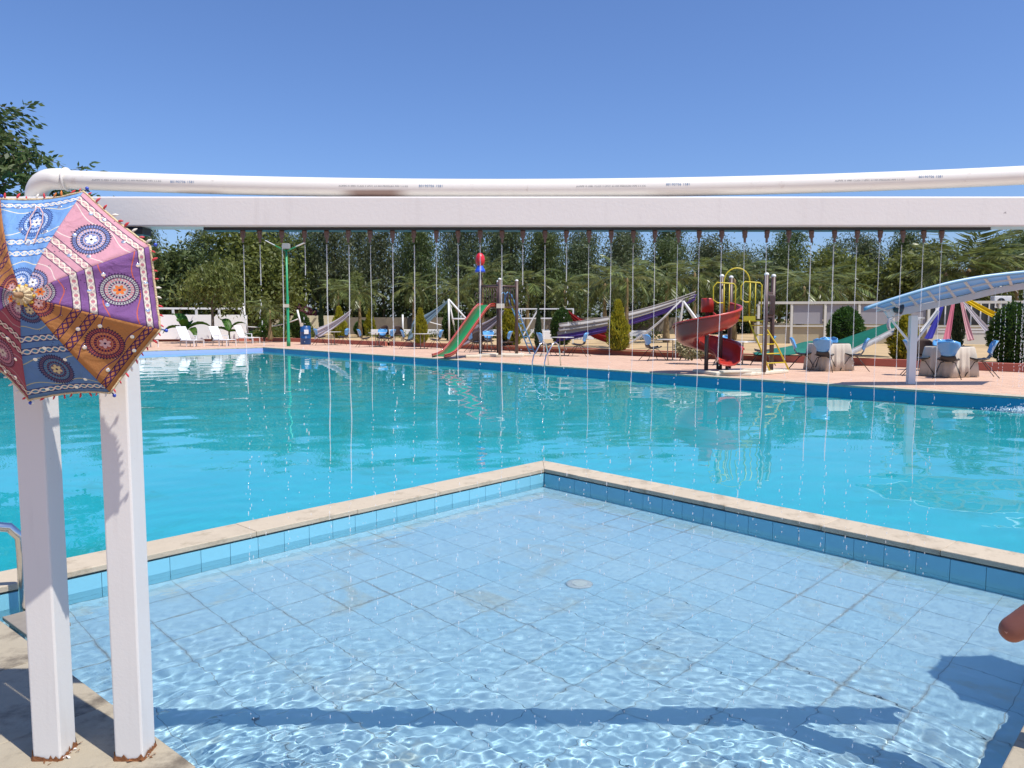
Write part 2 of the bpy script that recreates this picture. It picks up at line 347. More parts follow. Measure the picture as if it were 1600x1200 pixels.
# white floor inlet
inl=thing('floor_inlet','round white floor inlet under rippling water in the small tiled pool','pool inlet',(.42,4.66,FZ+.002))
MB().lathe([(.085,0),(.085,.006),(.07,.011),(.0,.013)],n=28).build('cover',mat('inlet cover',(.42,.47,.46),.6),inl,True); MB().lathe([(.05,.0125),(.05,.016),(.0,.0165)],n=20).build('grate',mat('inlet grate',(.5,.55,.5),.5),inl)
# near decks: stone slabs on both sides of the corner the photographer stands on
nd=tag(sheet('near_deck',[[Vector((-14,1)),Vector((-14,-6)),Vector((10,-6)),Vector((10,8)),K0+(PA-K0)*0+Vector((9.4,9.2))*0+K1*0+Vector((.25,0)),Vector((-14,12.6))]][:0] or [[K0+Vector((0,-.5)),K0+Vector((12,12.3)),Vector((14,-6)),Vector((-14,-6)),Vector((-14,11.2))]],-.012,M_GROUT),kind='structure')
nnb=Vector((-.645,-.764)); nna=Vector((.731,-.683))
slabs_along('edge_slab',K0,K0+dBp.normalized()*7,.42,nnb,M_SLAB,.62,-.045,.004,nd,mit0=.2); 
for r in range(1,5):
    slabs_along('deck_slab',K0+nnb*(.425+.5*(r-1))+dBp.normalized()*(.2*r-.35*(r%2)),K0+nnb*(.425+.5*(r-1))+dBp.normalized()*7,.495,nnb,M_SLAB,.75,-.045,.002,nd)
slabs_along('edge_slab',K0,K0+dL.normalized()*7,.42,nna,M_SLAB,.62,-.045,.004,nd,mit0=.2)
for r in range(1,4):
    slabs_along('deck_slab',K0+nna*(.425+.5*(r-1))+dL.normalized()*(.2*r-.35*(r%2)),K0+nna*(.425+.5*(r-1))+dL.normalized()*7,.495,nna,M_SLAB,.75,-.045,.002,nd)
# kerb
def kerbrun(name,p,q,th=.18,z1=.235):
    d=(q-p).normalized(); n=Vector((-d.y,d.x)); 
    if n.y<0: n=-n
    poly=[p,q,q+n*th,p+n*th]
    if (poly[1]-poly[0]).cross(poly[2]-poly[1])<0: poly=poly[::-1]
    return MB().prism(poly,-.05,z1).build(name,M_KERB,None,bevel=.012)
for p,q in ((KR2,KR+kd*7.5),(KR+kd*7.5+Vector((.22,.2)),KR+kd*29),(KR+kd*29-Vector((.2,.2)),KL),(KL,KW),(KW,KW2)): tag(kerbrun('garden_kerb',p,q),kind='structure')
# water
M_WATER=watermat('water',0,0); M_KWATER=watermat('kiddie water',0,0)
Mi=Matrix(((dL.x,dR.x),(dL.y,dR.y))).inverted()
qs=[Mi@(p-C0) for p in (E1,E2,E3,E4,K1,K2)]
def axis(lo,hi):
    out=[0.0]; x=0
    while x<hi: x+=.075+.006*abs(x); out.append(min(x,hi))
    neg=[]; x=0
    while x>lo: x-=.075+.006*abs(x); neg.append(max(x,lo))
    return np.array(sorted(set(neg+out)))
ax_a=axis(min(q.x for q in qs)-.3,max(q.x for q in qs)+.3); ax_b=axis(min(q.y for q in qs)-.3,max(q.y for q in qs)+.3)
AA,BB=np.meshgrid(ax_a,ax_b); BX=C0.x+AA*dL.x+BB*dR.x; BY=C0.y+AA*dL.y+BB*dR.y
rw=np.random.RandomState(11); Hb=np.zeros_like(BX)
amp=.55+.45*np.sin(.33*BX+.2)*np.sin(.27*BY+1.1)+.35*np.clip((BX-1)/7,0,1)
for _ in range(46):
    lam=.36*6**rw.uniform(0,1); t=R(100)+rw.normal(0,.75); Hb+=np.sin(2*np.pi/lam*(np.cos(t)*BX+np.sin(t)*BY)+rw.uniform(0,6.28))*lam
Hb*=.00052*amp
fine=np.zeros_like(BX); near=np.exp(-(np.hypot(AA,BB)/9.0)**2)
for _ in range(22):
    lam=.22*1.7**rw.uniform(0,1); t=R(95)+rw.normal(0,.6); fine+=np.sin(2*np.pi/lam*(np.cos(t)*BX+np.sin(t)*BY)+rw.uniform(0,6.28))*lam
Hb+=fine*.00075*near*(.35+.65*np.clip(.5+.5*np.sin(.9*BX+.6)*np.sin(.7*BY),0,1))
def gridmesh(name,X,Y,Z,keep,m):
    nj,ni=X.shape; idx=np.arange(ni*nj).reshape(nj,ni)
    q=np.stack([idx[:-1,:-1].ravel(),idx[:-1,1:].ravel(),idx[1:,1:].ravel(),idx[1:,:-1].ravel()],1)
    if keep is not None: q=q[keep.ravel()]
    me=bpy.data.meshes.new(name); me.vertices.add(ni*nj); me.vertices.foreach_set('co',np.stack([X.ravel(),Y.ravel(),Z.ravel()],1).ravel()); me.loops.add(q.size); me.loops.foreach_set('vertex_index',q.ravel().astype(np.int32)); me.polygons.add(len(q)); me.polygons.foreach_set('loop_start',np.arange(0,q.size,4,dtype=np.int32)); me.update(calc_edges=True); me.validate(); me.materials.append(m); me.shade_smooth()
    return link(name,me)
ca=(AA[:-1,:-1]+AA[1:,1:])/2; cb=(BB[:-1,:-1]+BB[1:,1:])/2
big=tag(gridmesh('pool_water',BX,BY,-.17+Hb,~((ca<0)&(cb<0)),M_WATER),kind='structure')
NG=680
uu,vv=np.meshgrid(np.linspace(-.03,1.012,NG),np.linspace(-.03,1.012,NG))
def bil(k): return (1-uu)*(1-vv)*K0[k]+uu*(1-vv)*K1I[k]+uu*vv*CI[k]+(1-uu)*vv*K2I[k]
WX,WY=bil(0),bil(1)
JX=[377,403,438,474,508,543,577,612,646,681,715,750,784,817,852,886,921,956,991,1025,1061,1095,1130,1166,1201,1236,1271,1307,1343,1379,1414,1448,1477]
JX=[(x-800)/1202*2.40 for x in JX]
rs=np.random.RandomState(5); h=np.zeros_like(WX)
for x in JX:
    cx,cy=x+rs.uniform(-.06,.02),2.45+rs.uniform(-.06,.08); r=np.sqrt((WX-cx)**2+(WY-cy)**2)+1e-3
    for _ in range(3):
        lam=rs.uniform(.032,.085); h+=np.sin(2*np.pi*r/lam+rs.uniform(0,6.28))*np.exp(-r/rs.uniform(.35,.8))/np.sqrt(r+.05)*lam
env=np.exp(-((WY-2.6)/1.15)**2)
n2=np.zeros_like(WX)
for _ in range(56):
    t=rs.uniform(0,6.28); lam=.036*8**rs.uniform(0,1); n2+=np.sin(2*np.pi/lam*(np.cos(t)*WX+np.sin(t)*WY)+rs.uniform(0,6.28))*lam
patch=np.clip(.5+.5*np.sin(1.9*WX+.8)*np.cos(1.3*WY+.5*WX),.25,1)
H=h*.0072*(.3+.7*patch)+n2*(.0029*env*patch+.0004)
kwat=tag(gridmesh('kiddie_pool_water',WX,WY,-.13+H,None,M_KWATER),kind='structure')
for o in (big,kwat): o.cycles.is_caustics_caster=True
sun_d.cycles.is_caustics_light=True
for n in ('cover','grate','pool_floor','pool_divider','pool_wall','pool_wall_lavender','pool_wall_cyan','kiddie_pool_wall','pool_wall_side','pool_wall_near'): bpy.data.objects[n].cycles.is_caustics_receiver=True
# ---------------------------------------------------------------- the spray beam, its posts, the pipe on top
PW=.092; BY0=2.41; BZ=1.734
def post(x,label,BZ=BZ):
    t=thing('steel_post',label,'post',(x,BY0+PW/2,0),0,'square posts carrying the spray beam')
    MB().box((0,0,.006+(BZ-.006)/2),(PW,PW,BZ-.007)).build('tube',M_PAINT,t,bevel=.006)
    rnd=random.Random(int(x*100)); mb=MB(); n=44; ring=[]
    for k in range(n):
        a=2*math.pi*k/n; s=max(abs(math.cos(a)),abs(math.sin(a))); e=PW/2+.003; ring.append((math.cos(a)/s*e,math.sin(a)/s*e))
    hs=[.010+.022*rnd.random()**2.2+.012*max(0,math.sin(k*.33+x)) for k in range(n)]
    vs=[(p[0]*1.10,p[1]*1.10,-.001) for p in ring]+[(p[0]*1.02,p[1]*1.02,hs[i]*.55) for i,p in enumerate(ring)]+[(p[0],p[1],hs[i]) for i,p in enumerate(ring)]
    mb.add(vs,[(l*n+k,l*n+(k+1)%n,(l+1)*n+(k+1)%n,(l+1)*n+k) for l in (0,1) for k in range(n)]); mb.build('rusted_foot',M_RUST,t)
    for k in range(16):
        a=rnd.uniform(-1.8,1.0); c=(PW*.62*math.cos(a)+rnd.uniform(-.01,.02),PW*.62*math.sin(a)+rnd.uniform(-.012,.01),.006)
        fm=rnd.choice([M_PAINT,M_RUST,M_RUST])
        MB().add([(c[0]+rnd.uniform(-.008,.008),c[1]+rnd.uniform(-.008,.008),.004+rnd.uniform(0,.012)) for _ in range(4)],[(0,1,2),(0,2,3)]).build('paint_flake',fm,t,thick=.0012)
    return t
post(-1.526,'white square steel post with rusted foot, nearest the edge of the photo')
post(-1.257,'white square steel post with peeling paint and rusted foot beside the tiled pool')
post(1.86,'white square steel post carrying the far end of the spray beam')
_p=post(2.98,'white square steel post beneath the second patchwork umbrella',1.36); _p.location.y=2.80
bm=thing('spray_beam','long white box beam with a row of brown nozzles over the small pool','beam',(0,BY0+PW/2,BZ))
MB().box((.40,0,.046),(4.08,PW,.0915)).build('box_tube',M_PAINT,bm,bevel=.005)
X0=(318-800)/1202*2.4; X1=(1548-800)/1202*2.4
MB().box(((X0+X1)/2,.0,-.0045),(X1-X0,.05,.0085)).build('nozzle_rail',M_BLACK,bm,bevel=.001)
MB().box((-1.18,-.012,-.012),(.07,.06,.022)).build('bracket',M_BLACK,bm)
nz=MB().lathe([(.0075,-.006),(.0095,-.008),(.0095,-.017),(.0078,-.018),(.0085,-.020),(.0085,-.030),(.0045,-.034),(.0042,-.048),(.003,-.049)],n=8).mesh('nozzle',M_BRONZE)
for i,x in enumerate(JX): link('nozzle',nz,bm,(x,-.008+random.uniform(-.003,.003),-.003),(random.uniform(-.05,.05),random.uniform(-.05,.05),random.uniform(0,1)),.88)
# pvc pipe
pp=thing('water_pipe','white plastic water pipe with elbow, sagging onto the beam','pipe',(0,BY0+.055,0))
def pz(x): return 1.8585+.0135*((x+.05)/.75)**2*.62 if abs(x)<.8 else 1.8585+.0135*((abs(x+.05))/.75)**2*.62
pts=[(x,0,min(pz(x),1.8935+.004*abs(x))) for x in np.linspace(-1.44,2.55,60)]
mb=MB().tube(pts,.0295,20); pipe=mb.build('pipe',M_PVC,pp,True)
z0=pts[0][2]; el=[(-1.40,0,z0-.0005)]+[(-1.44-.085*math.sin(a),.0+.10*(1-math.cos(a))*.55,z0-.085*(1-math.cos(a))) for a in np.linspace(0,R(80),9)]
MB().tube(el,.0332,20).build('elbow',M_PVC,pp,True)
MB().tube([(-1.397,0,z0-.0005),(-1.402,0,z0-.0005)],.0365,20).build('elbow_collar',M_PVC,pp,True)
e=Vector(el[-1]); MB().tube([e+Vector((.002,-.004,.02)),e,(-1.578,.115,1.66),(-1.582,.118,1.5),(-1.582,.118,.0)],.0295,16).build('down_pipe',M_PVC,pp,True)
M_INK=mat('blue ink',(.05,.16,.33),.6); M_INK2=mat('grey ink',(.16,.17,.19),.6)
def pipetext(s,x,size,m,dz):
    cu=bpy.data.curves.new('print','FONT'); cu.body=s; cu.size=size; cu.space_character=1.15
    o=bpy.data.objects.new('printed_text',cu); COL.objects.link(o); bpy.context.view_layer.update(); me=bpy.data.meshes.new_from_object(o.evaluated_get(bpy.context.evaluated_depsgraph_get())); bpy.data.objects.remove(o)
    me.materials.clear(); me.materials.append(m)
    z=min(pz(x+.06),1.8935+.004*abs(x)); sl=(min(pz(x+.15),1.8935+.004*abs(x+.15))-z)/.09
    for v in me.vertices:                                   # wrap the print round the pipe
        a=R(dz)+v.co.y/.0298; v.co=(v.co.x,-.0299*math.cos(a),.0299*math.sin(a)+v.co.x*sl*.5)
    link('printed_text',me,pp,(x,0,z))
for px in (268,655,1040,1433): pipetext('80190706 1581',(px-800)/1202*2.4,.0105,M_INK,-2)
for px in (146,530,900,1303): pipetext('AUPIPE IS 4985 CLASS 3 UPVC 63 MM PRESSURE PIPE 2.5 KG',(px-800)/1202*2.4,.0072,M_INK2,-4)
# ---------------------------------------------------------------- falling water
nj=NT('jet water'); nj.b.inputs['Base Color'].default_value=(.93,.95,.96,1); nj.b.inputs['Roughness'].default_value=.08; nj.b.inputs['Specular IOR Level'].default_value=.8
_tr=nj.node('ShaderNodeBsdfTransparent'); _ms=nj.node('ShaderNodeMixShader'); _ms.inputs[0].default_value=.30; nj.l.new(_tr.outputs[0],_ms.inputs[1]); nj.l.new(nj.b.outputs[0],_ms.inputs[2]); nj.l.new(_ms.outputs[0],nj.out.inputs[0]); M_JET=nj.m
def jet(i,x):
    r=random.Random(100+i); y=BY0+PW/2-.008; zt=BZ-.052
    t=thing('water_stream','falling water stream under the %s nozzle counted from the umbrella end of the beam'%ordn(i),'water stream',(x,y,-.13),0,'streams falling from the nozzles')
    H=zt+.13; zb=r.choice([.62,.68,.74,.8,.66,.58,.77,.71])*H if i not in (1,3,13,15) else r.uniform(.82,.95)*H
    if i in (1,13): zb=.93*H
    jr=r.uniform(.0011,.0020); dx=r.uniform(-.045,.0); dy=r.uniform(-.02,.02); ph=r.uniform(0,6)
    def at(z): 
        f=(H-z)/H; return Vector((dx*f*f+.007*f*math.sin(z*9+ph)+.0022*math.sin(z*31+ph*2)*f*2,dy*f*f+.004*f*math.cos(z*8+ph),z))
    if zb<.9*H:
        zs=np.linspace(H,zb,46); MB().tube([at(z) for z in zs],[jr*(1-.25*(H-z)/H)*(1+.35*r.uniform(-1,1)*min(1,(H-z)/(H-zb)*1.3)) for z in zs],6).build('stream',M_JET,t,True)
    mb=MB(); z=zb; wide=.035 if i in (1,3,13,15) else .006
    if zb>=.9*H:
        zs=np.linspace(H,zb,12); MB().tube([at(q) for q in zs],.0016,6).build('stream',M_JET,t,True)
    while z>.0:
        z-=r.uniform(.006,.02)*(1+2.4*(zb-z)/H); f=(zb-z)/H; sp=.0025+wide*f+.010*f*f
        c=at(max(z,0))+Vector((r.gauss(0,sp),r.gauss(0,sp),0)); s=r.uniform(.0009,.0022); mb.ball(c,s,6,4,(1,1,r.uniform(1.2,4.2) if r.random()<.7 else 1))
    for k in range(14): 
        a=r.uniform(0,6.28); q=r.uniform(.0,.06); mb.ball((dx+q*math.cos(a),dy+q*math.sin(a),abs(r.gauss(0,.035))),r.uniform(.0007,.0017),6,4)
    for k in range(7): z=r.uniform(.0,.55)*H; mb.ball(at(z)+Vector((r.gauss(0,.03),r.gauss(0,.03),0)),r.uniform(.0008,.0016),6,4)
    tag(mb.build('droplets',M_JET,t,True),kind='stuff')
for i,x in enumerate(JX): jet(i,x)
# ---------------------------------------------------------------- patchwork umbrella
def umbmat(name,base,ring1,ring2,dark,core,band,line):
    n=NT(name); uv=n.node('ShaderNodeUVMap').outputs[0]; sp=n.node('ShaderNodeSeparateXYZ'); n.l.new(uv,sp.inputs[0]); X,Y=sp.outputs[0],sp.outputs[1]
    g=sum(base)/3; base=[x*.84+g*.10+.01 for x in base]; c=n.mix(n.noise(uv,9,6),[x*.80 for x in base],[min(1,x*1.08) for x in base])
    def lt(a,b): return n.math('LESS_THAN',a,b)
    def within(v,a,b): return n.math('MULTIPLY',n.math('GREATER_THAN',v,a),lt(v,b))
    def near(v,w): return lt(n.math('ABSOLUTE',v),w)
    # tiny printed rings and dots
    vo=n.node('ShaderNodeTexVoronoi'); n.l.new(uv,vo.inputs[0]); vo.inputs['Scale'].default_value=17; vo.inputs['Randomness'].default_value=.8
    c=n.mix(n.math('MULTIPLY',within(vo.outputs[0],.09,.17),.75),c,dark); c=n.mix(lt(vo.outputs[0],.055),c,(.75,.72,.68))
    # wandering cord lines
    for off_,fr,ph,col in ((.62,19,.4,line),(.86,15,2.2,line),(.30,23,1.,line)):
        w=n.math('MULTIPLY_ADD',n.math('SINE',n.math('MULTIPLY_ADD',X,fr,ph)),.022,off_); c=n.mix(near(n.math('SUBTRACT',Y,w),.0042),c,col)
    # two braided bands, and one along the rim
    for y0,hw in ((.405,.030),(.525,.030),(.925,.026)):
        c=n.mix(near(n.math('SUBTRACT',Y,y0),hw),c,band)
        ci=n.math('SINE',n.math('MULTIPLY',X,48)); dt=n.math('MULTIPLY',ci,ci)
        c=n.mix(n.math('MULTIPLY',near(n.math('SUBTRACT',Y,y0),hw*.55),n.math('GREATER_THAN',dt,.72)),c,ring2)
        for ph in (0,math.pi):
            w=n.math('MULTIPLY_ADD',n.math('SINE',n.math('MULTIPLY_ADD',X,48,ph)),hw*.72,y0); c=n.mix(near(n.math('SUBTRACT',Y,w),.0065),c,(.78,.70,.58) if line[0]>.3 else line)
        for s in (-1,1): c=n.mix(near(n.math('SUBTRACT',Y,y0+s*hw),.0035),c,dark)
    # mandalas: a large one on the panel and one half hidden at the crown
    for cx,cy,rad in ((0,.73,.158),(.02,.14,.125)):
        dx=n.math('SUBTRACT',X,cx); dy=n.math('SUBTRACT',Y,cy); d=n.math('SQRT',n.math('ADD',n.math('MULTIPLY',dx,dx),n.math('MULTIPLY',dy,dy))); an=n.math('ARCTAN2',dy,dx); d=n.math('DIVIDE',d,rad)
        t1=n.math('SINE',n.math('MULTIPLY',an,40)); t2=n.math('SINE',n.math('MULTIPLY',an,26)); t3=n.math('SINE',n.math('MULTIPLY',an,20))
        c=n.mix(lt(d,n.math('MULTIPLY_ADD',t1,.045,.98)),c,dark); c=n.mix(lt(d,.90),c,ring1)
        c=n.mix(n.math('MULTIPLY',within(d,.78,.88),n.math('GREATER_THAN',t1,.1)),c,dark)
        c=n.mix(within(d,.70,.765),c,dark); c=n.mix(lt(d,.70),c,ring2)
        c=n.mix(n.math('MULTIPLY',within(d,.60,.69),n.math('GREATER_THAN',t2,.0)),c,ring1)
        c=n.mix(lt(d,.56),c,ring1); c=n.mix(n.math('MULTIPLY',within(d,.40,.54),n.math('GREATER_THAN',t3,-.1)),c,dark)
        c=n.mix(within(d,.36,.40),c,ring2)
        fl=n.math('MULTIPLY_ADD',n.math('ABSOLUTE',n.math('SINE',n.math('MULTIPLY',an,3))),.15,.17); c=n.mix(lt(d,fl),c,core); c=n.mix(lt(d,.07),c,dark)
    n.l.new(c,n.b.inputs['Base Color']); n.b.inputs['Roughness'].default_value=.85; n.b.inputs['Specular IOR Level'].default_value=.2
    n.l.new(n.bump(n.math('ADD',n.math('MULTIPLY',n.noise(uv,5.5,3,.5,.8),6.0),n.noise(uv,160,3)),.5,.004),n.b.inputs['Normal'])
    t=n.node('ShaderNodeBsdfTranslucent'); n.l.new(c,t.inputs[0]); ms=n.node('ShaderNodeMixShader'); ms.inputs[0].default_value=.15; n.l.new(n.b.outputs[0],ms.inputs[1]); n.l.new(t.outputs[0],ms.inputs[2]); n.l.new(ms.outputs[0],n.out.inputs[0])
    return n.m
W_=(.8,.78,.72)
U_BLUE=umbmat('cloth blue',(.17,.40,.80),(.14,.28,.62),(.55,.66,.82),(.05,.10,.28),W_,(.12,.32,.70),(.80,.74,.50))
U_PINK=umbmat('cloth pink',(.72,.34,.42),(.20,.26,.52),(.66,.46,.44),(.06,.05,.10),(.85,.85,.82),(.50,.26,.30),(.75,.66,.6))
U_PURP=umbmat('cloth purple',(.26,.10,.34),(.48,.50,.47),(.56,.22,.26),(.07,.03,.10),(.75,.20,.05),(.52,.46,.46),(.62,.14,.07))
U_ORNG=umbmat('cloth orange',(.56,.22,.045),(.42,.10,.08),(.60,.24,.10),(.06,.025,.07),(.72,.45,.42),(.52,.20,.06),(.09,.03,.12))
U_BLUESHADE=umbmat('cloth blue shaded',(.10,.24,.52),(.15,.10,.16),(.07,.24,.40),(.03,.035,.11),(.62,.52,.30),(.08,.14,.36),(.48,.46,.26))  # same blue cloth as the top panel, with shade mixed into its colours
U_MARO=umbmat('cloth maroon',(.40,.07,.11),(.36,.18,.26),(.5,.2,.24),(.09,.02,.04),(.6,.5,.45),(.15,.05,.07),(.42,.28,.28))
M_GOLD=mat('gold trim',(.58,.46,.27),.7,var=.4,scale=120,bump=.5,bscale=200); M_MIRROR=mat('mirror bead',(.86,.86,.84),.12,.85,var=.05); M_WOOD=mat('wood tip',(.30,.17,.08),.6,var=.3,scale=30); M_FRILL=clothmat('yellow frill',(.66,.42,.07)); M_BEAD=mat('blue bead',(.03,.07,.42),.25)
UR=.313; UH=.15
def canopy_pt(a,v,sag=0,chord=1):
    r=UR*v*chord; return Vector((r*math.cos(a),-UH*(1-v**1.45)+sag,r*math.sin(a)))
def umbrella(loc,label,ry):
    t=thing('umbrella',label,'umbrella',loc,0,'patchwork umbrellas fixed to the posts'); t.rotation_euler=(0,ry,0)
    pan=[U_PURP,U_PINK,U_BLUE,U_ORNG,U_PURP,U_MARO,U_BLUESHADE,U_ORNG]; NU,NV=12,14; rr=random.Random(4)
    ha=math.pi/8
    tas=[]
    for k,c in enumerate(((.62,.20,.05),(.72,.68,.60),(.55,.05,.06),(.60,.10,.12))):
        mt=mat('tassel %d'%k,c,.9,var=.2); mb=MB().tube([(0,0,0),(.0,-.002,.007),(.003,-.001,.014),(.007,.0,.021)],[.0012,.0036,.0042,.0012],6); tas.append(mb.mesh('tassel',mt,True))
    mir=MB().lathe([(.0062,0),(.0062,.0012),(.0045,.0018),(0,.0019)],n=12).mesh('mirror',M_MIRROR,True)
    for k in range(8):
        a0=math.pi/4*k; mb=MB(); uvs=[]; ch=math.cos(ha)
        def P(u,v):
            a=a0+u*ha; cc=(ch/math.cos(u*ha))*(1-.03*(1-u*u)*v); return canopy_pt(a,v,.016*(1-u*u)*v,cc)
        vs=[P(-1+2*i/NU,.03+.97*j/NV) for j in range(NV+1) for i in range(NU+1)]
        uv=[((-1+2*i/NU)*math.tan(ha)*(.03+.97*j/NV)*ch,.03+.97*j/NV) for j in range(NV+1) for i in range(NU+1)]
        fs=[(j*(NU+1)+i,j*(NU+1)+i+1,(j+1)*(NU+1)+i+1,(j+1)*(NU+1)+i) for j in range(NV) for i in range(NU)]
        mb.add(vs,fs); o=mb.build('panel',pan[k],t,True); ul=o.data.uv_layers.new(name='UVMap')
        for l in o.data.loops: ul.data[l.index].uv=uv[l.vertex_index]
        md=o.modifiers.new('t','SOLIDIFY'); md.thickness=.0012
        e=[P(-1+2*i/16,1.0)+Vector((0,-.001,0)) for i in range(17)]
        MB().tube([p+Vector((rr.uniform(-1,1),rr.uniform(-1,1),rr.uniform(-1,1)))*.0008 for p in e],.0036,6).build('trim',M_GOLD,o,True)
        for i in range(9):
            u=-.9+1.8*i/8; p=P(u,1.0); a=a0+u*ha+rr.uniform(-.5,.5)
            x=link('tassel',tas[rr.choice([0,1,2,0,2] if k in (2,3,4) else [2,1,2,3,1])],o,p,(rr.uniform(-.3,.3),math.pi/2-a,0),rr.uniform(.55,.95))
        for (u,v) in ((-.62,.90),(.6,.88),(-.5,.62),(.55,.64),(.05,.50),(.2,.93)):
            p=P(u+rr.uniform(-.08,.08),v+rr.uniform(-.03,.03)); q=P(u,v+.02)-P(u,v-.02); w=P(u+.05,v)-P(u-.05,v); nn=q.cross(w).normalized(); 
            if nn.y>0: nn=-nn
            link('mirror',mir,o,p+nn*.0008,nn.to_track_quat('Z','Y').to_euler())
        rb=[canopy_pt(a0-ha,v,.006) for v in np.linspace(.05,1.03,9)]; MB().tube(rb,.0022,6).build('rib',M_STEEL,t,True)
        MB().ball(canopy_pt(a0-ha,1.035,.004),.0055,8,6).build('rib_bead',M_BEAD,t,True)
    MB().tube([(0,-UH-.035,0),(0,-UH-.03,0),(0,-UH+.0,0),(0,.17,0)],[.004,.0075,.0085,.0055],10).build('shaft',M_WOOD,t,True)
    fr=MB(); 
    def F(u,v):
        a=2*math.pi*u; r=.008+.023*v; return Vector((r*math.cos(a),-UH-.004+.012*v+.007*v*math.sin(a*9),r*math.sin(a)))
    fr.grid(F,72,4); fr.build('yellow_frill',M_FRILL,t,True,thick=.001)
    fr=MB(); fr.grid(lambda u,v:Vector(((.009+.017*v)*math.cos(6.2832*u),-UH-.010+.010*v+.005*v*math.sin(6.2832*u*11),(.009+.017*v)*math.sin(6.2832*u))),72,3); fr.build('lace_frill',M_GOLD,t,True,thick=.001)
    def S_(x,v): 
        a=math.pi/2-x; return canopy_pt(a,v,.006,math.cos(ha)/math.cos(x))+Vector((0,-.004,0))
    st=[S_(.10,.50),S_(.11,.6),S_(.12,.70),S_(.08,.80),S_(.02,.86),S_(-.02,.875),S_(-.03,.84),S_(-.07,.76),S_(-.03,.68),S_(-.06,.6),S_(-.08,.52)]
    b=MB(); L=[st[i].lerp(st[i+1],f/8) for i in range(len(st)-1) for f in range(8)]
    for i,p in enumerate(L): b.ball(p,.0021,6,4)
    b.build('bead_string',mat('pink beads',(.70,.45,.42),.5,var=.5,scale=400),t,True)
    return t
umbrella((-1.315,2.232,1.513),'patchwork mirror-work umbrella hung open on the two white posts',R(-5))
u2=umbrella((2.98,2.80,1.51),'second patchwork umbrella hung open at the far end of the beam',R(8)); u2.rotation_euler=(R(-82),0,0)
# handrail and step at the corner of the small pool
hr=thing('pool_handrail','bent steel handrail with a flat step beside the first white post','handrail',(-2.62,4.02,-.17))
MB().tube([(-.95,-.75,.62),(-.5,-.4,.60),(-.12,-.09,.545),(-.04,-.03,.52),(-.005,0,.46),(0,0,.38),(0,0,.0),(0,0,-.17)],.026,14).build('rail',M_STEEL,hr,True)
MB().lathe([(.06,.0),(.06,.012),(.03,.02)],(0,0,-.178),16).build('foot_flange',M_STEEL,hr)
MB().box((.16,-.16,.06),(.36,.2,.02),R(-40)).build('step',mat('step plate',(.36,.31,.25),.5,.4,var=.2,scale=20),hr,bevel=.004)
for sx in (-.13,.13): MB().box((.16+sx*.76,-.16-sx*.64,-.06),(.03,.18,.22),R(-40)).build('step_support',M_STEEL,hr)
# ---------------------------------------------------------------- play tower with the straight green slide
M_RED=mat('red plastic',(.44,.035,.022),.38,var=.1,scale=3,coat=.2); M_GREEN=mat('green bed',(.015,.20,.055),.4,var=.15,scale=3,coat=.15); M_SKY=mat('blue paint tube',(.10,.30,.55),.45,var=.15); M_YEL=mat('yellow paint tube',(.62,.46,.02),.42,var=.1); M_LBL=mat('sign plate',(.60,.52,.40),.6); M_REDSIDE=mat('red slide side',(.38,.07,.04),.45,var=.15)
def rail_loop(mb,p,u,w,h,r,z0):
    p=Vector(p); u=Vector(u); pts=[p+Vector((0,0,z0)),p+Vector((0,0,z0+h*.75)),p+u*(w*.2)+Vector((0,0,z0+h)),p+u*(w*.8)+Vector((0,0,z0+h)),p+u*w+Vector((0,0,z0+h*.75)),p+u*w+Vector((0,0,z0))]; mb.tube(pts,r,6)
tw=thing('play_tower','brown play tower with straight green slide, blue ladder and red rocket top','play tower',(-.52,29.7,0))
sl_=Vector((-.683,-.731,0)); sr_=Vector((-.671,.741,0)); D=.70
PL,PN,PRt,PFa=Vector((-D,0,0)),Vector((.06,-D,0)),Vector((D,0,0)),Vector((-.03,D,0))
for p,top in ((PL,3.3),(PN,2.92),(PRt,2.90),(PFa,2.90)):
    MB().tube([p+Vector((0,0,.1)),p+Vector((0,0,top))],.062,14).build('post',M_BROWN,tw,True)
    if top<3: MB().ball(p+Vector((0,0,top)),.066,12,8,(1,1,.75)).build('post_cap',M_WHITE,tw,True)
MB().lathe([(.085,.0),(.21,-.02),(.19,.06),(.12,.18),(.10,.28)],(-D,0,3.24),14).build('rocket_skirt',mat('blue plastic',(.02,.09,.62),.35,coat=.3),tw,True)
MB().lathe([(.10,.0),(.165,.10),(.185,.22),(.16,.36),(.10,.46),(.0,.51)],(-D,0,3.46),14).build('rocket_nose',mat('bright red plastic',(.62,.012,.02),.35,coat=.3),tw,True)
MB().prism([PL*.93,PN*.93,PRt*.93,PFa*.93],1.86,1.92).build('platform',M_BROWN,tw)
for a,b in ((PL,PFa),(PFa,PRt),(PRt,PN)):
    MB().tube([a+Vector((0,0,2.68)),b+Vector((0,0,2.68))],.03,8).build('top_bar',M_BROWN,tw,True)
    for k in range(6):
        p=a.lerp(b,(k+1)/7); q=(b-a).normalized(); nn=Vector((q.y,-q.x,0))*.06
        MB().tube([p+Vector((0,0,1.94)),p+nn+Vector((0,0,2.1)),p+nn+Vector((0,0,2.5)),p+Vector((0,0,2.66))],.016,6).build('baluster',M_BROWN,tw,True)
MB().tube([PL+Vector((0,0,2.70)),PN+Vector((0,0,2.70))],.03,8).build('top_bar',M_BROWN,tw,True)
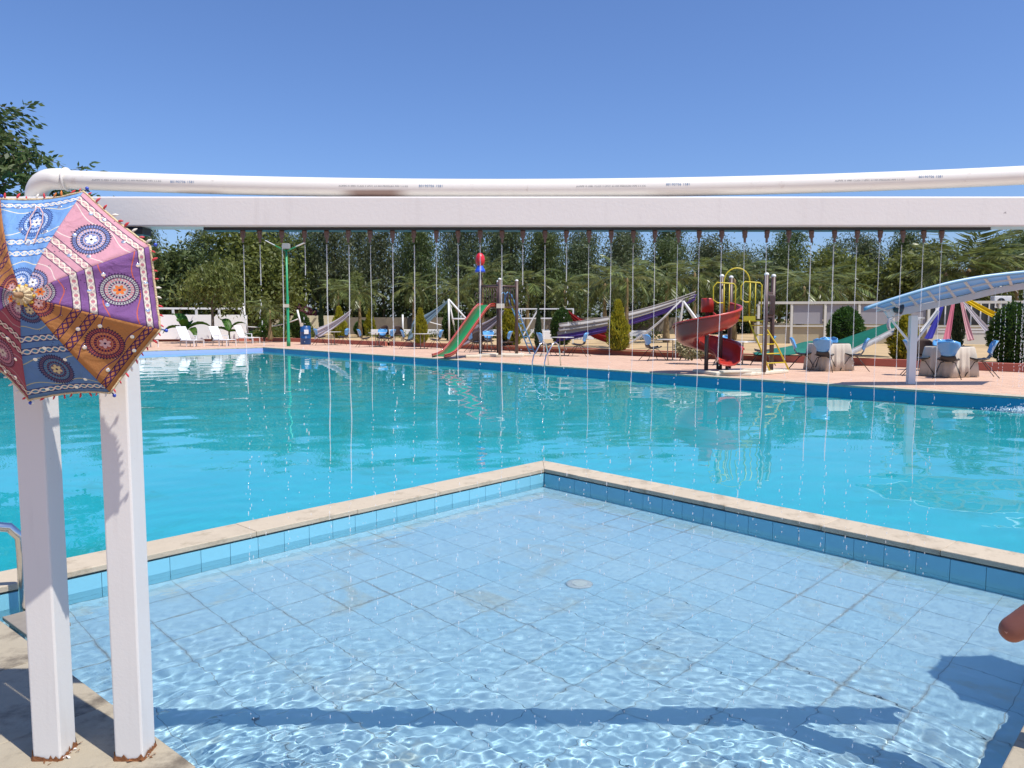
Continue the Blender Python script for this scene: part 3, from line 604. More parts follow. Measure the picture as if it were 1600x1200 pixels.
for p in (PL+Vector((-.02,-.05,0)),PN+Vector((-.08,-.0,0))):
    for (z,w) in ((2.42,.42),(2.24,.40),(2.04,.42)):
        MB().tube([p+Vector((0,0,z)),p+sl_*w*.4+Vector((0,0,z))],.013,6).build('grab_rail',M_BROWN,tw,True)
    MB().tube([p+Vector((0,0,2.42)),p+sl_*.17+Vector((0,0,2.42)),p+sl_*.24+Vector((0,0,2.34)),p+sl_*.24+Vector((0,0,2.10)),p+sl_*.17+Vector((0,0,2.04)),p+Vector((0,0,2.04))],.013,6).build('grab_rail',M_BROWN,tw,True)
MB().box(PN+Vector((.03,-.07,1.93)),(.30,.02,.17)).build('name_plate',M_LBL,tw)
# slide chute: flat top, steep run, curved exit
mid=(PL+PN)/2+sl_*.02; cr=Vector((.731,-.683,0)); prof=[(0,1.97),(.28,1.95),(.5,1.80),(1.0,1.29),(1.5,.78),(1.85,.44),(2.1,.25),(2.35,.15),(2.6,.12)]
def chute(u0,u1,dz0,dz1,ex=0):
    mb=MB(); 
    def f(u,v):
        s=u*(len(prof)-1); i=min(int(s),len(prof)-2); t=s-i; d=prof[i][0]*(1-t)+prof[i+1][0]*t; z=prof[i][1]*(1-t)+prof[i+1][1]*t
        return mid+sl_*d+cr*(u0+(u1-u0)*v)+Vector((0,0,z+dz0+(dz1-dz0)*v))
    return mb.grid(f,36,2)
chute(-.30,.30,0,0).build('slide_bed',M_GREEN,tw,True,thick=.02)
for s in (-1,1):
    chute(s*.315,s*.33,-.06,.05).build('slide_side',M_REDSIDE,tw,True,thick=.05); chute(s*.30,s*.365,.06,.06).build('slide_lip',M_RED,tw,True,thick=.03)
MB().tube([mid+sl_*2.0+cr*.3+Vector((0,0,.3)),mid+sl_*2.0+cr*.3+Vector((0,0,0))],.02,6).build('slide_leg',M_BLACK,tw)
MB().tube([mid+sl_*2.0-cr*.3+Vector((0,0,.3)),mid+sl_*2.0-cr*.3+Vector((0,0,0))],.02,6).build('slide_leg',M_BLACK,tw)
# ladder on the far right side
lm=(PRt+PN)/2*.2+(PRt+PFa)/2*.8; out=Vector((.731,.35,0)).normalized(); sd=Vector((out.y,-out.x,0))
lm=Vector((.22,.06,0))
for s in (-.22,.22):
    a=lm+sd*s
    MB().tube([a+out*-.10+Vector((0,0,1.95)),a+out*-.05+Vector((0,0,2.38)),a+out*.06+Vector((0,0,2.47)),a+out*.2+Vector((0,0,2.36)),a+out*.5+Vector((0,0,1.72)),a+out*1.25+Vector((0,0,.04))],.025,8).build('ladder_rail',M_SKY,tw,True)
for k in range(7):
    z=.25+.25*k; o=out*(1.25-.75*(z-.04)/1.68); MB().tube([lm+o-sd*.22+Vector((0,0,z)),lm+o+sd*.22+Vector((0,0,z))],.018,6).build('rung',M_SKY,tw,True)
fs_=thing('footing','long pale concrete footing under the green slide tower','footing',(-.52,29.7,0))
for c,d in (((.1,-.05,.055),(1.75,.95,.11)),((1.35,.32,.04),(.95,.5,.08))): MB().box(c,d,R(-4)).build('block',M_CONC,fs_,bevel=.02)
f2=tag(MB().box((0,0,.05),(.6,.34,.10),R(8)).build('concrete_block',M_CONC,None,bevel=.02,loc=(-1.44,28.75,0)),'loose pale concrete block beneath the green slide','concrete block')
# ---------------------------------------------------------------- play tower with the red spiral slide
rt=thing('spiral_slide_tower','brown post play tower with red spiral slide and yellow rails','play tower',(6.25,20.55,0))
QL,QN,QR,QF=Vector((-.66,.1,0)),Vector((.27,-.68,0)),Vector((.70,.05,0)),Vector((-.24,.72,0))
for p in (QL,QN,QR,QF):
    MB().tube([p+Vector((0,0,.08)),p+Vector((0,0,2.58))],.058,14).build('post',M_BROWN,rt,True); MB().ball(p+Vector((0,0,2.58)),.064,12,8,(1,1,.8)).build('post_cap',M_WHITE,rt,True)
MB().prism([QL*.93,QN*.93,QR*.93,QF*.93],1.38,1.45).build('platform',M_BROWN,rt)
MB().box((QL+QN)/2*.0+Vector((-.10,-.55,1.46)),(.30,.03,.12),R(-20)).build('yellow_plate',M_YEL,rt)
MB().tube([QL+Vector((0,0,1.40)),QN+Vector((0,0,1.40))],.022,6).build('platform_edge_tube',M_YEL,rt)
for z in (1.5,2.13): MB().tube([QN+Vector((0,0,z)),QR+Vector((0,0,z))],.02,6).build('side_bar',M_BROWN,rt)
for k in range(5):
    p=QN.lerp(QR,(k+1)/6); nn=Vector((.5,-.35,0))*.12; MB().tube([p+Vector((0,0,1.5)),p+nn+Vector((0,0,1.58)),p+nn+Vector((0,0,2.02)),p+Vector((0,0,2.13))],.014,6).build('baluster',M_BROWN,rt,True)
def yloop(c,u,w,z0,z1):
    c=Vector(c); u=Vector(u); 
    MB().tube([c+Vector((0,0,z0)),c+Vector((0,0,z1-.06)),c+u*-.05+Vector((0,0,z1)),c-u*(w-.1)+Vector((0,0,z1+.03)),c-u*w+Vector((0,0,z1-.08)),c-u*w+Vector((0,0,z1-.42)),c-u*(w-.12)+Vector((0,0,z1-.5)),c-u*(w-.26)+Vector((0,0,z1-.5))],.018,8).build('yellow_rail',M_YEL,rt,True)
    for k in (.16,.30): MB().tube([c-u*k+Vector((0,0,z0)),c-u*k+Vector((0,0,z1))],.014,6).build('yellow_bar',M_YEL,rt,True)
yloop((-.42,-.35,0),(1,0,0),.58,1.45,2.36); yloop((.24,-.42,0),(1,0,0),.54,1.45,2.38)
MB().tube([(-.62,-.1,1.5)]+[(-.32-.34*math.cos(a),-.1,2.42+.36*math.sin(a)) for a in np.linspace(0,math.pi,13)]+[(.02,-.1,1.5)],.018,8).build('yellow_hoop',M_YEL,rt,True)
la,lb=Vector((-.12,-.50,1.45)),Vector((.55,-.30,.08))
for o in (Vector((0,0,0)),Vector((.66,.45,0))):
    MB().tube([la+o*.6+Vector((0,0,0)),la.lerp(lb,.5)+o*.9,lb+o],.022,8).build('ladder_rail',M_YEL,rt,True)
for k in range(5):
    f=(k+.7)/5.5; MB().tube([la.lerp(lb,f)+Vector((.66,.45,0))*(.6+.4*f),la.lerp(lb,f)],.016,6).build('rung',M_YEL,rt,True)
# spiral chute
SC=Vector((-1.08,-.10,0)); SRad=.52
def spiral(u):
    if u<.9:
        a=R(35-400*(u/.9)); return SC+Vector((SRad*math.cos(a),SRad*math.sin(a),1.46-1.10*(u/.9))),Vector((math.cos(a),math.sin(a),0))
    a=R(35-400); t=(u-.9)/.1; tg=Vector((math.sin(a),-math.cos(a),0)); return SC+Vector((SRad*math.cos(a),SRad*math.sin(a),.36-.16*t+.06*t*t))+tg*(.42*t),Vector((math.cos(a),math.sin(a),0))
def trough(prof_):
    mb=MB(); n=len(prof_)-1
    def f(u,v):
        p,o=spiral(u); s=v*n; i=min(int(s),n-1); t=s-i; r=prof_[i][0]*(1-t)+prof_[i+1][0]*t; z=prof_[i][1]*(1-t)+prof_[i+1][1]*t
        return p+o*r+Vector((0,0,z))
    return mb.grid(f,84,n*2)
trough([(-.27,.16),(-.25,.03),(-.14,-.02),(0,-.03),(.15,-.01),(.27,.10),(.32,.30),(.33,.42)]).build('spiral_chute',M_RED,rt,True,thick=.03)
trough([(.30,.42),(.37,.43),(.375,.38)]).build('chute_rim',M_RED,rt,True,thick=.02)
MB().tube([SC+Vector((0,0,.05)),SC+Vector((0,0,1.72))],.055,12).build('centre_pole',M_BROWN,rt,True)
MB().lathe([(.17,0),(.17,.34),(.155,.37),(.0,.375)],SC+Vector((0,0,1.62)),16).build('centre_drum',M_RED,rt,True)
for u in (.93,.80):
    p,o=spiral(u); MB().tube([p+Vector((0,0,-.06)),(p.x,p.y,.06)],.045,8).build('chute_leg',M_BLACK,rt,True)
sb=thing('footing','broken-edged pale concrete pad under the red spiral slide','footing',(6.25,20.3,0))
MB().prism([(-1.35,.55),(-1.05,-.75),(-.2,-.85),(1.2,.35),(1.1,.75),(.1,.95)],0,.085).build('pad',M_CONC,sb,bevel=.02)
MB().box((-.55,-.72,.11),(.75,.28,.05),R(6)).build('pad_step',M_CONC,sb,bevel=.012)
# ---------------------------------------------------------------- tables and shell chairs on the deck
M_CHB=mat('blue shell',(.115,.36,.68),.22,var=.12,scale=8,coat=.3); M_CHK=mat('black shell',(.014,.016,.022),.35,var=.2); M_TOP=mat('pale table top',(.52,.50,.47),.3); M_POLE=mat('table pole',(.36,.32,.27),.5)
def chair_meshes():
    P=[(.24,.47),(.23,.445),(.12,.42),(0,.405),(-.1,.41),(-.19,.45),(-.25,.55),(-.29,.66),(-.33,.77),(-.37,.86),(-.40,.90)]
    Wd=[.10,.19,.245,.25,.23,.185,.15,.19,.255,.24,.12]
    def surf(i0,i1):
        mb=MB(); n=i1-i0
        def f(u,v):
            s=i0+v*n; i=min(int(s),len(P)-2); t=s-i; y=P[i][0]*(1-t)+P[i+1][0]*t; z=P[i][1]*(1-t)+P[i+1][1]*t; w=Wd[i]*(1-t)+Wd[i+1]*t; x=(u*2-1)
            bend=.06*x*x if s>6 else 0
            return Vector((x*w,y+bend*1.2,z+(.05*x*x if s<5 else .02*x*x)))
        return mb.grid(f,8,n*2)
    return surf(0,6),surf(6,10)
def make_chair(label,loc,rz):
    t=thing('shell_chair',label,'chair',loc,rz,'blue and black shell chairs on the deck'); a,b=chair_meshes()
    a.build('seat',M_CHK,t,True,thick=.014); b.build('backrest',M_CHB,t,True,thick=.014)
    for sx in (-1,1):
        for y0,y1 in ((.12,.36),(-.10,-.40)): MB().tube([(sx*.09,y0*.4,.40),(sx*.16,y0,.38),(sx*.30,y1,.0)],.0105,6).build('leg',M_BLACK,t,True)
    return t
ch0=None
def chair(x,y,face,label):
    global ch0
    if ch0 is None: ch0=make_chair(label,(x,y,0),face); return ch0
    return dup(ch0,(x,y,0),face,label)
def glass_table(x,y,label):
    t=thing('round_table',label,'table',(x,y,0),0,'round pale-topped tables on the deck')
    MB().lathe([(.46,0),(.47,.01),(.46,.022),(.0,.022)],(0,0,.715),28).build('table_top',M_TOP,t); 
    for s in (-.09,.09): MB().tube([(s,0,.71),(s,0,.02)],.02,8).build('pole',M_POLE,t,True)
    MB().lathe([(.30,0),(.29,.02),(.05,.03)],(0,0,0),20).build('base',M_BLACK,t); return t
TB=[(-9.94,42.7),(-6.95,39.8),(-4.33,37.2),(-1.0,33.8),(1.96,30.15),(5.53,26.9),(7.2,24.3)]
TN=['beside the golden bush near the lamp','second from the lamp post','just short of the green slide','half hidden behind the green slide','behind the steel pool ladder','between yellow cypress and red slide','behind the red spiral slide']
for (x,y),n in zip(TB,TN):
    glass_table(x,y,'round pale table '+n)
    for k,(a,side) in enumerate(((200,'on the bin side'),(-20,'away from the bin'),(95,'by the kerb'))):
        if k==2 and n.startswith(('half','behind the red')) is False and n.startswith('second') is False: continue
        a=R(a+random.uniform(-12,12)); px,py=x+.68*math.cos(a),y+.68*math.sin(a)
        chair(px,py,math.atan2(y-py,x-px)-math.pi/2,'shell chair %s of the table %s'%(side,n))
M_LINEN=clothmat('linen',(.60,.54,.45),.12)
def cloth_table(x,y,rz,label,clabel):
    t=thing('square_table',label,'table',(x,y,0),rz,'cloth-covered tables on the deck')
    MB().box((0,0,.72),(.80,.80,.03)).build('table_top',M_TOP,t)
    for sx in (-.33,.33):
        for sy in (-.33,.33): MB().box((sx,sy,.355),(.05,.05,.70)).build('leg',M_POLE,t)
    c=tag(link('tablecloth',None,None,(x,y,0),(0,0,rz)),clabel,'tablecloth','beige tablecloths'); mb=MB(); N=160
    def ring(r,z,fold):
        o=[]
        for k in range(N):
            a=2*math.pi*k/N; ca,sa=math.cos(a),math.sin(a); s=max(abs(ca),abs(sa)); e=min(1/s,1.30)*r
            corner=max(0,(1/s-1.15)/.26); e+=fold*(.028*math.sin(a*14+1)+.02*math.sin(a*23)+.10*corner)
            o.append((ca*e,sa*e,z))
        return o
    lv=[(.0,.757,0),(.36,.757,0),(.405,.755,0),(.42,.735,.1),(.425,.55,.4),(.43,.3,.7),(.44,.012,.85)]
    vs=[]; 
    for r,z,f in lv: vs+=ring(r,z,f)
    mb.add(vs,[(i*N+k,i*N+(k+1)%N,(i+1)*N+(k+1)%N,(i+1)*N+k) for i in range(len(lv)-1) for k in range(N)]); mb.build('cloth',M_LINEN,c,True,thick=.004)
    tb=MB().box((0,0,.7685),(.74,.74,.006)).build('dark_table_runner',mat('dark runner',(.02,.022,.03),.5),c)
for x,y,rz,n in ((8.95,21.75,R(20),'at the green tarpaulin'),(11.0,19.35,R(24),'beside the canopy post')):
    cloth_table(x,y,rz,'square table hidden under a beige cloth '+n,'long beige cloth over the square table '+n)
    for a,w in ((-128,'showing its back'),(-28,'in profile'),(62,'behind the table'),(150,'on the slide side')):
        a=R(a+rz*57.3*.3); px,py=x+.66*math.cos(a),y+.66*math.sin(a)
        chair(px,py,math.atan2(y-py,x-px)-math.pi/2,'shell chair %s at the cloth-covered table %s'%(w,n))
# wicker chairs behind
M_WICK=mat('dark wicker',(.05,.028,.02),.7,var=.4,scale=60,bump=.5,bscale=90)
def wicker(x,y,rz,label,z=0):
    t=thing('wicker_chair',label,'chair',(x,y,z),rz,'dark wicker chairs')
    MB().lathe([(.05,.30),(.24,.33),(.30,.40),(.0,.42)],n=16).build('seat',M_WICK,t,True)
    mb=MB(); mb.grid(lambda u,v:Vector((.34*math.cos(math.pi*(1.05+.9*u))*(1-.15*v*v),.30*math.sin(math.pi*(1.05+.9*u)),.38+.52*v*math.sin(math.pi*min(1,.12+.76*u))**.6)),14,6); mb.build('backrest',M_WICK,t,True,thick=.03)
    for sx in (-1,1):
        for sy in (-1,1): MB().tube([(sx*.18,sy*.16,.36),(sx*.25,sy*.24,0)],.016,6).build('leg',M_BLACK,t)
wicker(-7.3,43.6,R(160),'dark wicker tub chair behind the second table from the lamp post',.19); wicker(-6.4,43.3,R(200),'dark round-backed wicker chair between the two golden bushes',.19); wicker(-1.6,35.5,R(170),'dark wicker tub chair under the green slide tower',.0); wicker(-.2,35.4,R(190),'dark wicker chair between the tower posts',.0); wicker(11.6,21.6,R(170),'dark round-backed wicker chair beyond the canopy post')
# steel pool ladder
ld=thing('pool_ladder','polished steel pool ladder with two hooped rails at the far edge','pool ladder',(.9,23.6,0))
dn=Vector((.744,.668,0)); al=Vector((.671,-.741,0))
for s in (-.27,.27):
    b=al*s
    MB().tube([b-dn*.12+Vector((0,0,-.75)),b-dn*.12+Vector((0,0,.12)),b-dn*.06+Vector((0,0,.32)),b+dn*.22+Vector((0,0,.68)),b+dn*.34+Vector((0,0,.73)),b+dn*.46+Vector((0,0,.66)),b+dn*.52+Vector((0,0,.5)),b+dn*.58+Vector((0,0,.0))],.021,10).build('rail',M_STEEL,ld,True)
for z in (-.28,-.52): MB().tube([al*-.27-dn*.12+Vector((0,0,z)),al*.27-dn*.12+Vector((0,0,z))],.022,8).build('tread',M_STEEL,ld,True)
# ---------------------------------------------------------------- sun loungers and the corner by the lamp post
M_SLING=clothmat('white sling',(.80,.80,.79),.1)
def lounger(loc,rz,label):
    t=thing('sun_lounger',label,'sun lounger',loc,rz,'white sun loungers')
    MB().box((.45,0,.34),(.95,.62,.035)).build('seat',M_SLING,t,bevel=.008)
    MB().box((-.24,0,.68),(.82,.62,.03),m=Matrix.Rotation(R(62),3,'Y')).build('backrest',M_SLING,t,bevel=.008)
    for sy in (-.31,.31):
        MB().bar((-.1,sy,.32),(.95,sy,.32),.04,.05).build('side_rail',M_WHITE,t)
        MB().bar((-.05,sy,.56),(.36,sy,.56),.04,.035).build('armrest',M_WHITE,t); MB().bar((.36,sy,.56),(.36,sy,.0),.04,.04).build('leg',M_WHITE,t); MB().bar((-.10,sy,.34),(-.12,sy,.0),.03,.03).build('leg',M_POLE,t); MB().bar((.92,sy,.33),(.92,sy,0),.04,.04).build('leg',M_WHITE,t)
    return t
l0=lounger((-17.15,40.6,0),R(-28),'white sun lounger in front of the big banana plant')
dup(l0,(-15.75,41.4,0),R(-28),'white sun lounger next to the corner of the pool'); dup(l0,(-19.1,39.6,0),R(-28),'white sun lounger mostly hidden behind the umbrella'); dup(l0,(-16.0,45.9,0),R(-20),'white sun lounger farthest back, against the white wall')
M_GPOST=mat('green enamel',(.02,.30,.13),.4,var=.12)
lp=thing('lamp_post','tall green lamp post with two slim white arms and a battery box','lamp post',(-11.81,40.7,0))
MB().lathe([(.10,0),(.10,.35),(.075,.40),(.07,2.6),(.055,2.66),(.05,5.1)],n=14).build('pole',M_GPOST,lp,True)
MB().box((.02,-.05,5.22),(.36,.28,.28)).build('battery_box',mat('grey box',(.30,.30,.29),.6),lp,bevel=.02)
for p,q in (((-.06,0,5.0),(-1.05,-.1,5.52)),((.06,0,5.0),(1.0,-.1,5.40))):
    MB().bar(p,Vector(p).lerp(Vector(q),.62),.05,.05).build('arm',M_GPOST,lp); MB().bar(Vector(p).lerp(Vector(q),.5),q,.16,.04).build('lamp_head',M_WHITE,lp,bevel=.01)
MB().box((-.06,-.09,2.13),(.30,.05,.17)).build('sign_plate',M_LBL,lp)
db=thing('barrel_bin','blue plastic barrel bin with a white label behind the lamp post','bin',(-11.6,43.3,0))
MB().lathe([(.27,0),(.29,.03),(.29,.34),(.305,.36),(.29,.38),(.29,.70),(.305,.72),(.29,.74),(.285,1.02),(.25,1.05),(.0,1.06)],n=22).build('drum',mat('blue drum',(.012,.07,.22),.4,var=.1),db,True)
MB().box((.12,-.275,.72),(.24,.04,.24),R(22)).build('label_sheet',M_WHITE,db); MB().box((-.14,-.2,1.12),(.14,.1,.2)).build('paper_cup',M_LBL,db)
# ---------------------------------------------------------------- curved canopy over the pool edge
cp=thing('curved_canopy','curved blue-sheet canopy on a white post leaning out over the pool edge','canopy',(8.89,17.1,0))
M_SHEET=NT('blue sheet'); M_SHEET.b.inputs['Base Color'].default_value=(.22,.40,.58,1); M_SHEET.b.inputs['Roughness'].default_value=.35
_t=M_SHEET.node('ShaderNodeBsdfTranslucent'); _t.inputs[0].default_value=(.30,.55,.80,1); _x=M_SHEET.node('ShaderNodeBsdfTransparent'); _x.inputs[0].default_value=(.75,.88,1,1); _m1=M_SHEET.node('ShaderNodeMixShader'); _m1.inputs[0].default_value=.4; _m2=M_SHEET.node('ShaderNodeMixShader'); _m2.inputs[0].default_value=.10
M_SHEET.l.new(M_SHEET.b.outputs[0],_m1.inputs[1]); M_SHEET.l.new(_t.outputs[0],_m1.inputs[2]); M_SHEET.l.new(_m1.outputs[0],_m2.inputs[1]); M_SHEET.l.new(_x.outputs[0],_m2.inputs[2]); M_SHEET.l.new(_m2.outputs[0],M_SHEET.out.inputs[0]); M_SHEET=M_SHEET.m
M_GREYW=mat('grey white steel',(.50,.51,.54),.45,var=.08)
fr_=[(-1.62,-1,1.58),(-1.04,-1,1.78),(-.41,-1,1.975),(.23,-1,2.145),(.88,-1,2.265),(1.73,-1,2.36),(2.6,-1,2.42)]
bk_=[(-.6,0,1.50),(-.34,0,1.565),(.37,0,1.72),(1.05,0,1.855),(1.73,0,2.035),(2.41,0,2.155),(3.3,0,2.24)]
bk_=[(p[0],p[1],p[2]+.02) for p in bk_]
def spl(P,u):
    s=u*(len(P)-1); i=min(int(s),len(P)-2); t=s-i; a,b=Vector(P[i]),Vector(P[i+1]); return a.lerp(b,t)
def smo(P,n=30):
    out=[]; 
    for k in range(n+1):
        u=k/n; out.append(sum((spl(P,min(1,max(0,u+d))) for d in (-.06,-.03,0,.03,.06)),Vector((0,0,0)))/5)
    return out
FR,BK=smo(fr_),smo(bk_)
mb=MB(); mb.grid(lambda u,v:FR[int(round(u*30))].lerp(BK[int(round(u*30))],v)+Vector((0,0,.09)),30,4); mb.build('roof_sheet',M_SHEET,cp,True,thick=.006)
def ribbon(path,w,h,dz=0):
    mb=MB(); vs=[]
    for p in path:
        for a,b in ((-w/2,-h/2),(w/2,-h/2),(w/2,h/2),(-w/2,h/2)): vs.append(p+Vector((0,a,b+dz)))
    n=len(path); fs=[(i*4+k,i*4+(k+1)%4,(i+1)*4+(k+1)%4,(i+1)*4+k) for i in range(n-1) for k in range(4)]+[(3,2,1,0),((n-1)*4,(n-1)*4+1,(n-1)*4+2,(n-1)*4+3)]
    return mb.add(vs,fs)
ribbon(FR,.05,.075,.05).build('front_fascia',mat('blue fascia',(.17,.34,.50),.4),cp,True); ribbon(BK,.07,.14).build('main_beam',M_GREYW,cp,bevel=.004)
ribbon([a.lerp(b,.5) for a,b in zip(FR,BK)],.035,.04,.05).build('middle_rib',M_GREYW,cp)
for k in range(2,30,3): MB().bar(FR[k]+Vector((0,0,.055)),BK[k]+Vector((0,0,.055)),.05,.03).build('purlin',M_GREYW,cp)
MB().box((0,0,.76),(.16,.12,1.52)).build('post',M_WHITE,cp,bevel=.006)
MB().bar((-.08,0,.95),(-.50,.0,1.44),.04,.04).build('brace',M_WHITE,cp); MB().bar((.08,0,.95),(.55,0,1.62),.04,.04).build('brace',M_WHITE,cp)
# twin floodlights on the canopy beam
for i,(p,c,l) in enumerate((((8.30,16.95,1.60),(.62,.63,.66),'pale round floodlight at the low end of the canopy'),((8.50,16.9,1.66),(.05,.055,.07),'dark round floodlight at the low end of the canopy'))):
    t=thing('floodlight',l,'floodlight',p,R(25),'floodlights on the canopy'); mb=MB().lathe([(.03,-.16),(.09,-.12),(.115,0),(.12,.02),(.10,.022),(.0,.015)],n=18); o=mb.build('lamp_bowl',mat('lamp bowl %d'%i,c,.4),t,True); o.rotation_euler=(R(100),0,R(-20 if i==0 else 60)); MB().bar((0,0,.0),(.02,.05,-.10),.02,.02).build('bracket',M_BLACK,t)
# water dripping off the canopy
t=thing('drip_curtain','thin strings of water dripping from the high end of the canopy','water stream',(10.6,16.3,0)); mb=MB(); rr=random.Random(8)
for k in range(9):
    x=rr.uniform(-.5,.45); z=2.1
    while z>.0: z-=rr.uniform(.03,.1); mb.ball((x,rr.uniform(-.02,.02),z),.008,5,3,(1,1,2.6))
tag(mb.build('droplets',M_JET,t),kind='stuff')
# splash in the big pool at its right end
t=thing('splash','white splash of a spout hitting the big pool under the canopy','splash',(9.05,13.55,-.17)); mb=MB()
for k in range(420):
    a=rr.uniform(0,6.28); q=abs(rr.gauss(0,.30)); mb.ball((q*math.cos(a)*1.4,q*math.sin(a)*.6,abs(rr.gauss(0,.03))*(1.2-min(1,q))),rr.uniform(.005,.014),6,4)
for k in range(14): mb.ball((rr.gauss(0,.3),0,rr.uniform(.1,.38)),.008,5,3)
tag(mb.build('froth',M_JET,t,True),kind='stuff')
# ---------------------------------------------------------------- walls, frames and awnings in the garden
def wall(name,label,p,q,h,m,th=.2,z=.0,cap=None):
    p,q=Vector(p),Vector(q); d=(q-p).normalized(); n=Vector((-d.y,d.x)); t=thing(name,label,'wall',(p.x,p.y,z)); L=(q-p).length; a=math.atan2(d.y,d.x); t.rotation_euler=(0,0,a)
    MB().box((L/2,0,h/2),(L,th,h)).build('masonry',m,t,bevel=.01)
    if cap: MB().box((L/2,0,h+.04),(L+.06,th+.1,.08)).build('wall_cap',cap,t)
    return t
wall('garden_wall','white garden wall behind the sun loungers and banana plants',(-27.5,47.2),(-17.25,50.3),1.55,M_WALLW,z=.15)
ff=thing('balcony_frame','white open post-and-rail frame above the white garden wall','frame',(-27.5,48.8,0)); 
for k in range(8): MB().box((1.35*k,.4*k,1.15),(.14,.1,1.95)).build('upright',M_WHITE,ff)
for z in (2.12,): MB().bar((0,0,z),(9.45,2.8,z),.1,.12).build('top_rail',M_WHITE,ff)
wb=wall('boundary_wall','cream boundary wall with pilasters behind the lamp post',(-30,61),(-14.2,62.2),1.55,M_WALLC,z=.15)
M_WALLSHADE=mat('shaded wall',(.17,.145,.11),.9,var=.2,scale=.9,dirt=((.09,.08,.06),.6,.45,.75))  # darker than the cream stretch: the wall's shade is put into its colour
wall('boundary_wall','boundary wall behind the slides, grey-brown with its shade in the colour',(-14.1,62.2),(14,64),1.45,M_WALLSHADE,z=.1)
for k in range(9): MB().box((1.0+1.6*k,-.12,.775),(.10,.06,1.5)).build('pilaster',M_WALLC,wb)
tag(MB().box((0,0,.5),(.66,.06,.9)).build('wall_opening_grille',mat('dark grille',(.01,.012,.015),.6),None,loc=(-8.1,62.42,.6)),'dark square opening in the boundary wall behind the chairs','grille')
sh=thing('shed','low blue-roofed shed behind the cream boundary wall','shed',(-18.5,68,.1)); MB().box((0,0,1.0),(3.4,2,2.0)).build('shed_wall',mat('shed wall',(.20,.36,.46),.8),sh); MB().box((0,-.2,2.12),(4.4,3,.12)).build('roof',mat('blue roof',(.10,.32,.60),.5),sh)
# garden room with roll-up blinds on the right
gr=thing('garden_room','long pale garden room with grey blinds behind the topiary','building',(12.6,39.5,.15)); gr.scale=(1.08,1.08,1.08)
gd=Vector((1,-.16,0)).normalized(); gn=Vector((.16,1,0)).normalized(); M_BLIND=mat('grey blind',(.30,.29,.31),.8,var=.06); M_PANEL=mat('tan panel',(.40,.34,.22),.8); M_PALE=mat('pale frame',(.55,.53,.47),.7); M_GLASSD=mat('dark glass',(.03,.035,.04),.1)
MB().bar(gd*0+Vector((0,0,1.95)),gd*17+Vector((0,0,1.95)),.14,.12).build('eaves_beam',M_PALE,gr); MB().bar(gd*0+gn*1.2+Vector((0,0,.5)),gd*17+gn*1.2+Vector((0,0,.5)),.1,1.0).build('rear_parapet',M_PANEL,gr)
MB().bar(gd*0+Vector((0,0,.86)),gd*17+Vector((0,0,.86)),.1,.07).build('mid_rail',M_PALE,gr)
for k in range(12): MB().bar(gd*1.5*k+Vector((0,0,0)),gd*1.5*k+Vector((0,0,1.9)),.11,.11).build('column',M_PALE,gr)
for k in range(11):
    c=gd*(1.5*k+.75)
    if k in (0,1,2,3,4): 
        if k!=0: MB().bar(c-gd*.66+gn*.04+Vector((0,0,1.42)),c+gd*.66+gn*.04+Vector((0,0,1.42)),.03,.92).build('blind',M_BLIND,gr)
        MB().bar(c-gd*.68+gn*.05+Vector((0,0,.42)),c+gd*.68+gn*.05+Vector((0,0,.42)),.03,.80).build('panel',M_PANEL,gr)
    else:
        MB().bar(c-gd*.66+gn*.3+Vector((0,0,1.42)),c+gd*.66+gn*.3+Vector((0,0,1.42)),.03,1.0).build('window_pane',M_GLASSD,gr)
        for s in (-.35,.05,.4): MB().bar(c+gd*s+gn*.24+Vector((0,0,.9)),c+gd*s+gn*.24+Vector((0,0,1.9)),.05,.05).build('mullion',M_WHITE,gr)
        MB().bar(c-gd*.68+gn*.05+Vector((0,0,.42)),c+gd*.68+gn*.05+Vector((0,0,.42)),.03,.80).build('panel',M_PALE,gr)
for z in (.62,.74): MB().bar(gd*7.5-gn*1.2+Vector((0,0,z)),gd*16-gn*1.2+Vector((0,0,z)),.05,.05).build('veranda_rail',M_WHITE,gr)
ac=thing('air_conditioner','white air conditioner box on the garden room roof','air conditioner',(24.2,38.3,2.05)); MB().box((0,0,.22),(.85,.35,.6)).build('case',M_WHITE,ac,bevel=.02); MB().lathe([(.2,0),(.2,.02),(0,.02)],n=16).build('fan_grille',M_BLACK,ac,loc=(-.1,-.19,.22)).rotation_euler=(R(90),0,0)
# cloth strips, hammocks, awnings
def strip(name,label,cat,a,b,w0,w1,col,sag=.1,tw=0,side=(1,0,0),folds=3,m=None,grp=None):
    a,b=Vector(a),Vector(b); sd=Vector(side).normalized(); d=(b-a).normalized(); up=sd.cross(d); m=m or clothmat(name+str(len(bpy.data.materials)),col,.3); mb=MB()
    def f(u,v):
        s=v*2-1; w=w0+(w1-w0)*u; p=a.lerp(b,u); p=p+Vector((0,0,-sag*4*u*(1-u)))
        return p+sd*(s*w/2)+up*(.09*w*math.sin(s*folds*3.1+u*3))-up*(.25*w*(1-s*s))*math.sin(math.pi*min(1,u*1.0+.1))
    mb.grid(f,22,14); o=mb.build(name,m,None,True,thick=.008); return tag(o,label,cat,grp)
strip('cloth_drape','long purple and grey cloth drape slung low behind the pool ladder','drape',(2.0,34.5,.62),(9.6,40.5,2.55),.42,.36,(.13,.08,.34),.24,side=(.2,-.2,1))
strip('cloth_drape','grey upper cloth of the long slung drape','drape',(2.05,34.4,.98),(9.5,40.3,2.68),.55,.42,(.44,.42,.41),.22,side=(.2,-.2,1))
